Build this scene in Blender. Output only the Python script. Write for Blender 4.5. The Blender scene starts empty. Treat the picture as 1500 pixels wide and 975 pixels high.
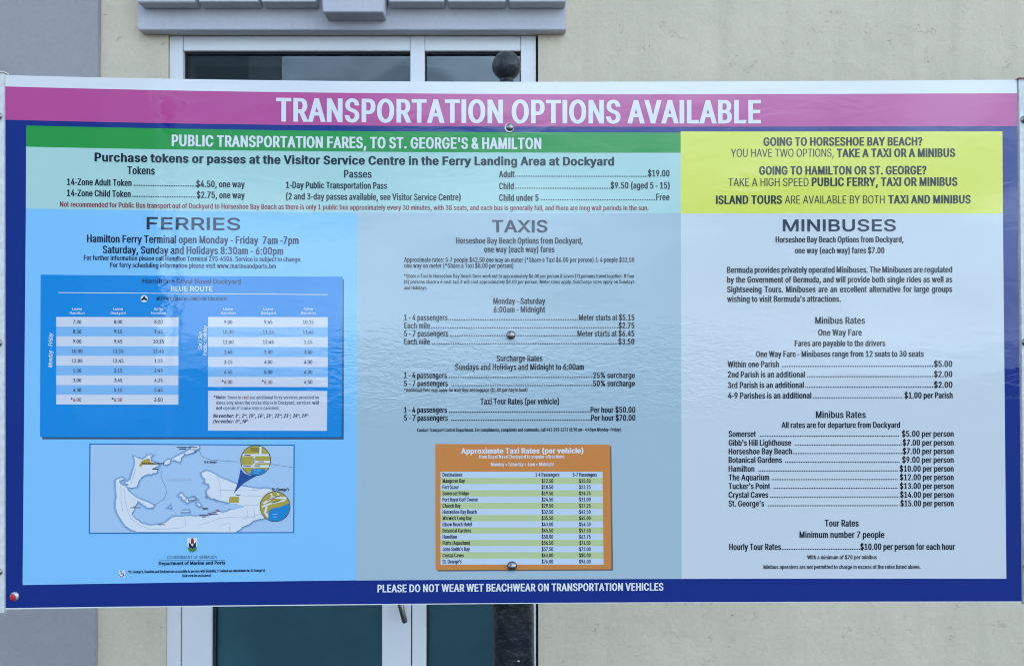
import bpy, bmesh, math, random
import numpy as np
from mathutils import Vector
from mathutils.geometry import tessellate_polygon, delaunay_2d_cdt

SC = bpy.context.scene
COL = SC.collection
R = math.radians

# ---------------------------------------------------------------- camera
F, CX, CY, PITCH, CAMZ = 1150.0, 750.0, 487.5, R(0.6), 2.05
cd = bpy.data.cameras.new('camera'); cam = bpy.data.objects.new('camera', cd); COL.objects.link(cam)
cam.location = (0, 0, CAMZ); cam.rotation_euler = (R(90) + PITCH, 0, 0)
cd.sensor_width = 36; cd.lens = F * 36 / 1500; cd.clip_start = 0.05; cd.clip_end = 9000
SC.camera = cam

# ---------------------------------------------------------------- world, sun, exposure
SUN_EL, SUN_AZ = R(52), R(60)          # the sun stands behind the building: its front is in open shade
w = bpy.data.worlds.new('World'); SC.world = w; w.use_nodes = True
nt = w.node_tree; N, L = nt.nodes, nt.links
bg = N['Background']
sky = N.new('ShaderNodeTexSky'); sky.sky_type = 'NISHITA'; sky.sun_disc = False
sky.sun_elevation = SUN_EL; sky.sun_rotation = SUN_AZ
sky.air_density = 1.0; sky.dust_density = 1.2; sky.ozone_density = 1.5
tc = N.new('ShaderNodeTexCoord')
mp = N.new('ShaderNodeMapping'); mp.inputs['Scale'].default_value = (1.0, 1.0, 2.6); mp.inputs['Location'].default_value = (2.3, .4, .7)
L.new(tc.outputs['Generated'], mp.inputs[0])
nz = N.new('ShaderNodeTexNoise'); nz.inputs['Scale'].default_value = 2.1; nz.inputs['Detail'].default_value = 7; nz.inputs['Roughness'].default_value = .55
L.new(mp.outputs[0], nz.inputs['Vector'])
cr = N.new('ShaderNodeValToRGB'); cr.color_ramp.elements[0].position = .44; cr.color_ramp.elements[1].position = .68
# a cumulus bank that thickens towards the horizon all round
sp = N.new('ShaderNodeSeparateXYZ'); L.new(tc.outputs['Generated'], sp.inputs[0])
el = N.new('ShaderNodeMapRange'); el.inputs[1].default_value = 0; el.inputs[2].default_value = .75; el.inputs[3].default_value = .12; el.inputs[4].default_value = -.06
L.new(sp.outputs['Z'], el.inputs[0])
ad = N.new('ShaderNodeMath'); ad.operation = 'ADD'; L.new(nz.outputs['Fac'], ad.inputs[0]); L.new(el.outputs[0], ad.inputs[1])
L.new(ad.outputs[0], cr.inputs[0])
mx = N.new('ShaderNodeMix'); mx.data_type = 'RGBA'; mx.inputs['B'].default_value = (12.9, 16.0, 19.2, 1)
L.new(cr.outputs[0], mx.inputs['Factor']); L.new(sky.outputs[0], mx.inputs['A'])
L.new(mx.outputs['Result'], bg.inputs['Color']); bg.inputs['Strength'].default_value = 0.10

sd = bpy.data.lights.new('sun', 'SUN'); sd.energy = 3.2; sd.angle = R(.5); sd.color = (1, .96, .9)
sun = bpy.data.objects.new('sun', sd); COL.objects.link(sun)
sdir = Vector((math.sin(SUN_AZ) * math.cos(SUN_EL), math.cos(SUN_AZ) * math.cos(SUN_EL), math.sin(SUN_EL)))
sun.rotation_euler = sdir.to_track_quat('Z', 'Y').to_euler(); sun.location = (0, 30, 40)

vs = SC.view_settings; vs.view_transform = 'Standard'; vs.look = 'None'; vs.gamma = 1; vs.use_curve_mapping = False
vs.exposure = 1.27
SC.cycles.max_bounces = 8; SC.cycles.use_denoising = True; SC.cycles.denoising_prefilter = 'NONE'; SC.cycles.use_adaptive_sampling = False; SC.cycles.filter_width = 1.05; SC.cycles.sample_clamp_indirect = 4

# ---------------------------------------------------------------- materials
def mat(name, col, rough=.5, metal=0.0, spec=.5, ior=1.5, bump=None, var=None, coat=0):
    m = bpy.data.materials.new(name); m.use_nodes = True
    n, l = m.node_tree.nodes, m.node_tree.links
    b = n['Principled BSDF']
    b.inputs['Base Color'].default_value = (*col, 1); b.inputs['Roughness'].default_value = rough
    b.inputs['Metallic'].default_value = metal; b.inputs['IOR'].default_value = ior
    b.inputs['Coat Weight'].default_value = coat
    g = n.new('ShaderNodeNewGeometry')
    if var:                                  # (scale, amount, darker colour)
        t = n.new('ShaderNodeTexNoise'); t.inputs['Scale'].default_value = var[0]; t.inputs['Detail'].default_value = 6
        l.new(g.outputs['Position'], t.inputs['Vector'])
        r = n.new('ShaderNodeValToRGB'); r.color_ramp.elements[0].position = .35; r.color_ramp.elements[1].position = .68
        r.color_ramp.elements[0].color = (*var[2], 1); r.color_ramp.elements[1].color = (*col, 1)
        l.new(t.outputs['Fac'], r.inputs[0])
        x = n.new('ShaderNodeMix'); x.data_type = 'RGBA'; x.inputs['Factor'].default_value = var[1]; x.inputs['A'].default_value = (*col, 1)
        l.new(r.outputs[0], x.inputs['B']); l.new(x.outputs['Result'], b.inputs['Base Color'])
    if bump:                                 # list of (scale, distance)
        prev = None
        for s, d in bump:
            t = n.new('ShaderNodeTexNoise'); t.inputs['Scale'].default_value = s; t.inputs['Detail'].default_value = 5
            l.new(g.outputs['Position'], t.inputs['Vector'])
            q = n.new('ShaderNodeBump'); q.inputs['Distance'].default_value = d; q.inputs['Strength'].default_value = 1
            l.new(t.outputs['Fac'], q.inputs['Height'])
            if prev: l.new(prev.outputs[0], q.inputs['Normal'])
            prev = q
        l.new(prev.outputs[0], b.inputs['Normal'])
    return m

def vinyl_group():                            # orange peel and slack ripples of the glossy laminate
    g = bpy.data.node_groups.new('laminate relief', 'ShaderNodeTree')
    g.interface.new_socket('Normal', in_out='OUTPUT', socket_type='NodeSocketVector')
    n, l = g.nodes, g.links
    o = n.new('NodeGroupOutput'); geo = n.new('ShaderNodeNewGeometry')
    m1 = n.new('ShaderNodeMapping'); m1.inputs['Scale'].default_value = (9, 1, 26); l.new(geo.outputs['Position'], m1.inputs[0])
    t1 = n.new('ShaderNodeTexNoise'); t1.inputs['Scale'].default_value = 1; t1.inputs['Detail'].default_value = 4; t1.inputs['Distortion'].default_value = .6; l.new(m1.outputs[0], t1.inputs[0])
    b1 = n.new('ShaderNodeBump'); b1.inputs['Strength'].default_value = 1; b1.inputs['Distance'].default_value = .00045; l.new(t1.outputs['Fac'], b1.inputs['Height'])
    t2 = n.new('ShaderNodeTexNoise'); t2.inputs['Scale'].default_value = 2.2; t2.inputs['Detail'].default_value = 1; l.new(geo.outputs['Position'], t2.inputs[0])
    b2 = n.new('ShaderNodeBump'); b2.inputs['Strength'].default_value = 1; b2.inputs['Distance'].default_value = .0045; l.new(t2.outputs['Fac'], b2.inputs['Height']); l.new(b1.outputs[0], b2.inputs['Normal'])
    # a crinkled zone of the laminate across the middle of the board
    sep = n.new('ShaderNodeSeparateXYZ'); l.new(geo.outputs['Position'], sep.inputs[0])
    def band(sock, mid, half, soft):
        a = n.new('ShaderNodeMath'); a.operation = 'SUBTRACT'; l.new(sep.outputs[sock], a.inputs[0]); a.inputs[1].default_value = mid
        b = n.new('ShaderNodeMath'); b.operation = 'ABSOLUTE'; l.new(a.outputs[0], b.inputs[0])
        m = n.new('ShaderNodeMapRange'); m.interpolation_type = 'SMOOTHSTEP'; l.new(b.outputs[0], m.inputs[0]); m.inputs[1].default_value = half + soft; m.inputs[2].default_value = half; return m.outputs[0]
    mm = n.new('ShaderNodeMath'); mm.operation = 'MULTIPLY'; l.new(band('X', .08, .36, .28), mm.inputs[0]); l.new(band('Z', 1.985, .05, .12), mm.inputs[1])
    m3 = n.new('ShaderNodeMapping'); m3.inputs['Scale'].default_value = (26, 1, 70); m3.inputs['Rotation'].default_value = (0, .12, 0); l.new(geo.outputs['Position'], m3.inputs[0])
    t3 = n.new('ShaderNodeTexNoise'); t3.inputs['Scale'].default_value = 1; t3.inputs['Detail'].default_value = 3; t3.inputs['Distortion'].default_value = 1.5; l.new(m3.outputs[0], t3.inputs[0])
    hm = n.new('ShaderNodeMath'); hm.operation = 'MULTIPLY'; l.new(t3.outputs['Fac'], hm.inputs[0]); l.new(mm.outputs[0], hm.inputs[1])
    b3 = n.new('ShaderNodeBump'); b3.inputs['Strength'].default_value = 1; b3.inputs['Distance'].default_value = .0008; l.new(hm.outputs[0], b3.inputs['Height']); l.new(b2.outputs[0], b3.inputs['Normal'])
    l.new(b3.outputs[0], o.inputs[0])
    return g
VG = vinyl_group()
def vinyl(name, col, rough=.03):
    m = bpy.data.materials.new(name); m.use_nodes = True
    n, l = m.node_tree.nodes, m.node_tree.links; b = n['Principled BSDF']
    b.inputs['Base Color'].default_value = (*col, 1); b.inputs['Roughness'].default_value = rough; b.inputs['IOR'].default_value = 1.58
    k = n.new('ShaderNodeGroup'); k.node_tree = VG; l.new(k.outputs[0], b.inputs['Normal'])
    return m

V = {k: vinyl(k, c) for k, c in {
    'white vinyl': (.80, .80, .80), 'magenta vinyl': (.55, .075, .29), 'navy vinyl': (.001, .025, .22),
    'green vinyl': (.02, .33, .055), 'mint vinyl': (.46, .69, .64), 'yellow vinyl': (.80, .80, .10),
    'sky blue vinyl': (.25, .58, .90), 'grey blue vinyl': (.42, .54, .60), 'pale vinyl': (.66, .70, .72),
    'route blue vinyl': (.003, .26, .68), 'route shadow vinyl': (.03, .11, .22), 'table white vinyl': (.72, .72, .78), 'table blue vinyl': (.25, .50, .80),
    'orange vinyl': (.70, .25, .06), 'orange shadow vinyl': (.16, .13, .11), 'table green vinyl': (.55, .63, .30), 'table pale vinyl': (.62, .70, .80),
    'ink': (.008, .016, .034), 'title ink': (.012, .024, .055), 'navy ink': (.004, .02, .08), 'red ink': (.30, .02, .045), 'magenta ink': (.5, .08, .3),
    'map sea vinyl': (.44, .61, .80), 'map edge ink': (.13, .27, .46), 'map halo one': (.34, .50, .70), 'map halo two': (.24, .39, .60), 'map land vinyl': (.80, .80, .82), 'map ochre vinyl': (.50, .38, .06),
    'map road ink': (.42, .46, .60), 'map border ink': (.01, .16, .48), 'map water vinyl': (.01, .25, .58), 'map cone vinyl': (.02, .09, .32), 'crest red': (.35, .03, .05), 'crest green': (.08, .22, .08),
    'grey ink': (.13, .18, .28), 'table ink': (.035, .05, .10), 'faded red ink': (.30, .07, .13)}.items()}

def stucco(name, col, dark, k=1.0):
    m = bpy.data.materials.new(name); m.use_nodes = True
    n, l = m.node_tree.nodes, m.node_tree.links; b = n['Principled BSDF']; b.inputs['Roughness'].default_value = .9
    g = n.new('ShaderNodeNewGeometry')
    def noise(s, det=5, dist=0.0, rough=.5):
        t = n.new('ShaderNodeTexNoise'); t.inputs['Scale'].default_value = s; t.inputs['Detail'].default_value = det
        t.inputs['Distortion'].default_value = dist; t.inputs['Roughness'].default_value = rough; l.new(g.outputs['Position'], t.inputs[0]); return t.outputs['Fac']
    def math_(op, a, c, d=None):
        q = n.new('ShaderNodeMath'); q.operation = op
        for i, v in enumerate((a, c, d)):
            if v is None: continue
            if isinstance(v, (int, float)): q.inputs[i].default_value = v
            else: l.new(v, q.inputs[i])
        return q.outputs[0]
    def ramp(v, a, c):
        q = n.new('ShaderNodeMapRange'); q.inputs[1].default_value = a; q.inputs[2].default_value = c; l.new(v, q.inputs[0]); return q.outputs[0]
    # short curved trowel nicks: thin level lines of one noise, kept only where another is high
    thin = ramp(math_('ABSOLUTE', math_('SUBTRACT', noise(13, 2, .8), .5), 0), .007, .001)
    nick = math_('MULTIPLY', thin, ramp(noise(17, 2), .62, .70))
    thin2 = ramp(math_('ABSOLUTE', math_('SUBTRACT', noise(31, 3, 1.2), .5), 0), .010, .002)
    nick2 = math_('MULTIPLY', thin2, ramp(noise(11.3, 2), .63, .73))
    nicks = math_('MAXIMUM', nick, nick2)
    patch = ramp(noise(1.7, 4, .6), .34, .68)
    x = n.new('ShaderNodeMix'); x.data_type = 'RGBA'; x.inputs['A'].default_value = (*dark, 1); x.inputs['B'].default_value = (*col, 1); l.new(patch, x.inputs['Factor'])
    fine = n.new('ShaderNodeMix'); fine.data_type = 'RGBA'; fine.blend_type = 'MULTIPLY'; fine.inputs['Factor'].default_value = 1
    f2 = n.new('ShaderNodeMapRange'); f2.inputs[1].default_value = .3; f2.inputs[2].default_value = .7; f2.inputs[3].default_value = .96; f2.inputs[4].default_value = 1.03; l.new(noise(60, 5), f2.inputs[0])
    l.new(x.outputs['Result'], fine.inputs['A']); l.new(f2.outputs[0], fine.inputs['B'])
    st = n.new('ShaderNodeMapping'); st.inputs['Scale'].default_value = (14, 14, .9); l.new(g.outputs['Position'], st.inputs[0])
    sn = n.new('ShaderNodeTexNoise'); sn.inputs['Scale'].default_value = 1; sn.inputs['Detail'].default_value = 4; l.new(st.outputs[0], sn.inputs[0])
    sf = n.new('ShaderNodeMapRange'); sf.inputs[1].default_value = .52; sf.inputs[2].default_value = .78; sf.inputs[3].default_value = 1.0; sf.inputs[4].default_value = 1 - .07 * k; l.new(sn.outputs['Fac'], sf.inputs[0])
    fz_ = n.new('ShaderNodeMix'); fz_.data_type = 'RGBA'; fz_.blend_type = 'MULTIPLY'; fz_.inputs['Factor'].default_value = 1; l.new(fine.outputs['Result'], fz_.inputs['A']); l.new(sf.outputs[0], fz_.inputs['B']); fine = fz_
    y = n.new('ShaderNodeMix'); y.data_type = 'RGBA'; l.new(math_('MULTIPLY', nicks,   .30 * k), y.inputs['Factor']); l.new(fine.outputs['Result'], y.inputs['A']); y.inputs['B'].default_value = (.12, .11, .09, 1)
    l.new(y.outputs['Result'], b.inputs['Base Color'])
    h = math_('SUBTRACT', math_('MULTIPLY', noise(9, 5, .5), 1.0), math_('MULTIPLY', nicks, .35))
    b1 = n.new('ShaderNodeBump'); b1.inputs['Distance'].default_value = .007 * k; l.new(h, b1.inputs['Height'])
    b2 = n.new('ShaderNodeBump'); b2.inputs['Distance'].default_value = .0012 * k; l.new(noise(120, 4), b2.inputs['Height']); l.new(b1.outputs[0], b2.inputs['Normal'])
    l.new(b2.outputs[0], b.inputs['Normal'])
    return m

def glass(name, tint):
    m = bpy.data.materials.new(name); m.use_nodes = True
    n, l = m.node_tree.nodes, m.node_tree.links; n.clear()
    o = n.new('ShaderNodeOutputMaterial'); mixs = n.new('ShaderNodeMixShader'); t = n.new('ShaderNodeBsdfTransparent'); g = n.new('ShaderNodeBsdfGlossy')
    fr = n.new('ShaderNodeFresnel'); fr.inputs[0].default_value = 1.9; t.inputs[0].default_value = (*tint, 1); g.inputs['Roughness'].default_value = .0; g.inputs['Color'].default_value = (.80, .93, 1, 1)
    geo = n.new('ShaderNodeNewGeometry'); ns = n.new('ShaderNodeTexNoise'); ns.inputs['Scale'].default_value = 2.5; ns.inputs['Detail'].default_value = 1; l.new(geo.outputs['Position'], ns.inputs[0])
    bp = n.new('ShaderNodeBump'); bp.inputs['Distance'].default_value = .004; l.new(ns.outputs['Fac'], bp.inputs['Height']); l.new(bp.outputs[0], g.inputs['Normal'])
    l.new(fr.outputs[0], mixs.inputs[0]); l.new(t.outputs[0], mixs.inputs[1]); l.new(g.outputs[0], mixs.inputs[2]); l.new(mixs.outputs[0], o.inputs[0])
    return m

M = {
    'wall': stucco('beige stucco', (.715, .615, .455), (.645, .56, .425)),
    'grey': stucco('grey blue masonry paint', (.37, .35, .36), (.34, .325, .335), .35),
    'lintel': stucco('pale grey masonry paint', (.57, .56, .61), (.53, .525, .575), .25),
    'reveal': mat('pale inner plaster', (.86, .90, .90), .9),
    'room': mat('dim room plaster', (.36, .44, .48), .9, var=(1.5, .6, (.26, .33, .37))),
    'alu': mat('white powder coated aluminium', (.80, .81, .82), .35, var=(3, .25, (.62, .64, .66))),
    'gasket_gap_shade': mat('black rubber gasket', (.012, .014, .016), .7),
    'glass': glass('window glass', (.80, .94, .95)),
    'blind': mat('teal roller blind', (.16, .34, .40), .85, var=(2.0, .9, (.10, .22, .28))),
    'steel': mat('brushed steel', (.33, .32, .31), .32, 1.0, bump=[(90, .0004)]),
    'rim': mat('dull dark steel', (.10, .10, .11), .4, 1.0),
    'washer': mat('bright zinc washer', (.60, .61, .64), .45, .6),
    'galv': mat('weathered galvanised steel', (.80, .80, .78), .5, 0, var=(75, .8, (.62, .62, .62)), bump=[(70, .0012)]),
    'wood': mat('brown edge', (.22, .14, .08), .8),
    'iron': mat('black painted iron', (.008, .013, .02), .32, ior=1.45, bump=[(26, .008), (110, .0015)], var=(14, .8, (.03, .033, .038))),
    'alback': mat('white composite sheet', (.7, .7, .7), .4),
    'redpaint': mat('worn red paint', (.55, .03, .05), .35),
    'ground': mat('asphalt quay', (.045, .045, .043), .9, var=(3, .8, (.035, .035, .035)), bump=[(60, .004)]),
    'sea': mat('sea water', (.01, .06, .08), .12, ior=1.33, bump=[(.9, .25), (3, .05)]),
    'stone': stucco('slate grey render', (.13, .17, .20), (.10, .135, .16)),
    'lamp': mat('grey lamp post paint', (.12, .13, .14), .5),
    'roof': mat('white limewashed roof', (.7, .7, .68), .8),
}

# ---------------------------------------------------------------- object helpers
def tag(o, label=None, cat=None, group=None, kind=None):
    if label: o['label'] = label
    if cat: o['category'] = cat
    if group: o['group'] = group
    if kind: o['kind'] = kind
    return o
def empty(name, loc=(0, 0, 0)):
    o = bpy.data.objects.new(name, None); COL.objects.link(o); o.location = loc; o.empty_display_size = .2; return o
def mesh_obj(name, verts, faces, m, parent=None, smooth=False):
    me = bpy.data.meshes.new(name); me.from_pydata([tuple(v) for v in verts], [], faces); me.update()
    if smooth: me.polygons.foreach_set('use_smooth', [True] * len(me.polygons))
    me.materials.append(m)
    o = bpy.data.objects.new(name, me); COL.objects.link(o)
    if parent:
        o.parent = parent
        wl = Vector((0, 0, 0)); p = parent
        while p: wl += p.location; p = p.parent
        o.location = -wl                       # vertices are written in world coordinates
    return o
class MB:
    def __init__(s): s.v = []; s.f = []
    def add(s, v, f):
        b = len(s.v); s.v += v; s.f += [tuple(i + b for i in q) for q in f]; return s
    def box(s, x0, x1, y0, y1, z0, z1, bev=0.0):
        bm = bmesh.new(); bmesh.ops.create_cube(bm, size=1)
        for q in bm.verts: q.co = Vector(((x0 + x1) / 2 + q.co.x * (x1 - x0), (y0 + y1) / 2 + q.co.y * (y1 - y0), (z0 + z1) / 2 + q.co.z * (z1 - z0)))
        if bev: bmesh.ops.bevel(bm, geom=bm.edges[:], offset=bev, segments=2, affect='EDGES')
        bm.verts.index_update(); s.add([v.co.copy() for v in bm.verts], [tuple(v.index for v in f.verts) for f in bm.faces]); bm.free(); return s
    def lathe(s, c, axis, prof, n=32):          # prof: (along axis, radius)
        a = Vector(axis).normalized(); u = a.orthogonal().normalized(); w_ = a.cross(u); c = Vector(c)
        vv = []; ff = []
        for h, r in prof:
            for i in range(n):
                t = 2 * math.pi * i / n; vv.append(c + a * h + (u * math.cos(t) + w_ * math.sin(t)) * r)
        for k in range(len(prof) - 1):
            for i in range(n):
                j = (i + 1) % n; ff.append((k * n + i, k * n + j, (k + 1) * n + j, (k + 1) * n + i))
        ff.append(tuple(range(n - 1, -1, -1))); ff.append(tuple(range((len(prof) - 1) * n, len(prof) * n)))
        return s.add(vv, ff)
    def build(s, name, m, parent=None, smooth=False): return mesh_obj(name, s.v, s.f, m, parent, smooth)

# pixel of the photograph -> ray from the camera; used only to measure where things stand
def ray(px, py):
    x = (px - CX) / F; z = -(py - CY) / F
    return x, math.cos(PITCH) - z * math.sin(PITCH), math.sin(PITCH) + z * math.cos(PITCH)
def at(px, py, Y):
    x, y, z = ray(px, py); return x / y * Y, CAMZ + z / y * Y
def RX(px, Y, py=487): return at(px, py, Y)[0]
def RZ(py, Y, px=750): return at(px, py, Y)[1]

# the slightly bowed sign face: depth and datum height along its width
def SY(X): return .00425708 * X**3 - .01722112 * X**2 + .0168501 * X + 1.82224092
def SZ(X): return -.00099658 * X**3 + .00151875 * X**2 + .00105251 * X - .55104045 + CAMZ
def uv(px, py):
    x, y, z = ray(px, py); Y = 1.82
    for _ in range(12): Y = SY(x / y * Y)
    X = x / y * Y
    return X, CAMZ + z / y * Y - SZ(X)
LAY = .00014
def P(u, v, lay=0): return (u, SY(u) - lay * LAY, SZ(u) + v)

def sheet(name, tl, tr, br, bl, lay, m, parent, n=None):     # a printed field between four corners
    a, b, c, d = uv(*tl), uv(*tr), uv(*br), uv(*bl)
    n = n or max(1, int(abs(b[0] - a[0]) / .06))
    vv = []; ff = []
    for i in range(n + 1):
        t = i / n
        vv.append(P(d[0] + (c[0] - d[0]) * t, d[1] + (c[1] - d[1]) * t, lay)); vv.append(P(a[0] + (b[0] - a[0]) * t, a[1] + (b[1] - a[1]) * t, lay))
    for i in range(n): ff.append((2 * i, 2 * i + 2, 2 * i + 3, 2 * i + 1))
    return mesh_obj(name, vv, ff, m, parent)
def poly(name, pts, lay, m, parent):                        # a printed flat shape
    q = [uv(*p) for p in pts]
    tri = tessellate_polygon([[Vector((u, v, 0)) for u, v in q]])
    ff = []
    for t in tri:
        (x0, y0), (x1, y1), (x2, y2) = (q[i] for i in t)
        ff.append(tuple(t) if (x1 - x0) * (y2 - y0) - (x2 - x0) * (y1 - y0) > 0 else tuple(reversed(t)))
    return mesh_obj(name, [P(u, v, lay) for u, v in q], ff, m, parent)
def disc(cx, cy, r, n=40, a0=0, a1=360): return [(cx + r * math.cos(R(a0 + (a1 - a0) * i / n)), cy + r * math.sin(R(a0 + (a1 - a0) * i / n))) for i in range(n)]
def stroke(name, pts, w_, lay, m, parent):                  # a printed line, w_ pixels wide
    vv = []; ff = []
    for i in range(len(pts) - 1):
        (x0, y0), (x1, y1) = pts[i], pts[i + 1]; Ln = math.hypot(x1 - x0, y1 - y0) or 1
        nx, ny = -(y1 - y0) / Ln * w_ / 2, (x1 - x0) / Ln * w_ / 2
        k = max(1, int(Ln / 40)); b = len(vv)
        for j in range(k + 1):
            x, y = x0 + (x1 - x0) * j / k, y0 + (y1 - y0) * j / k
            vv.append(P(*uv(x + nx, y + ny), lay + i * .03)); vv.append(P(*uv(x - nx, y - ny), lay + i * .03))
        for j in range(k): ff.append((b + 2 * j, b + 2 * j + 2, b + 2 * j + 3, b + 2 * j + 1))
    return mesh_obj(name, vv, ff, m, parent)

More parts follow.
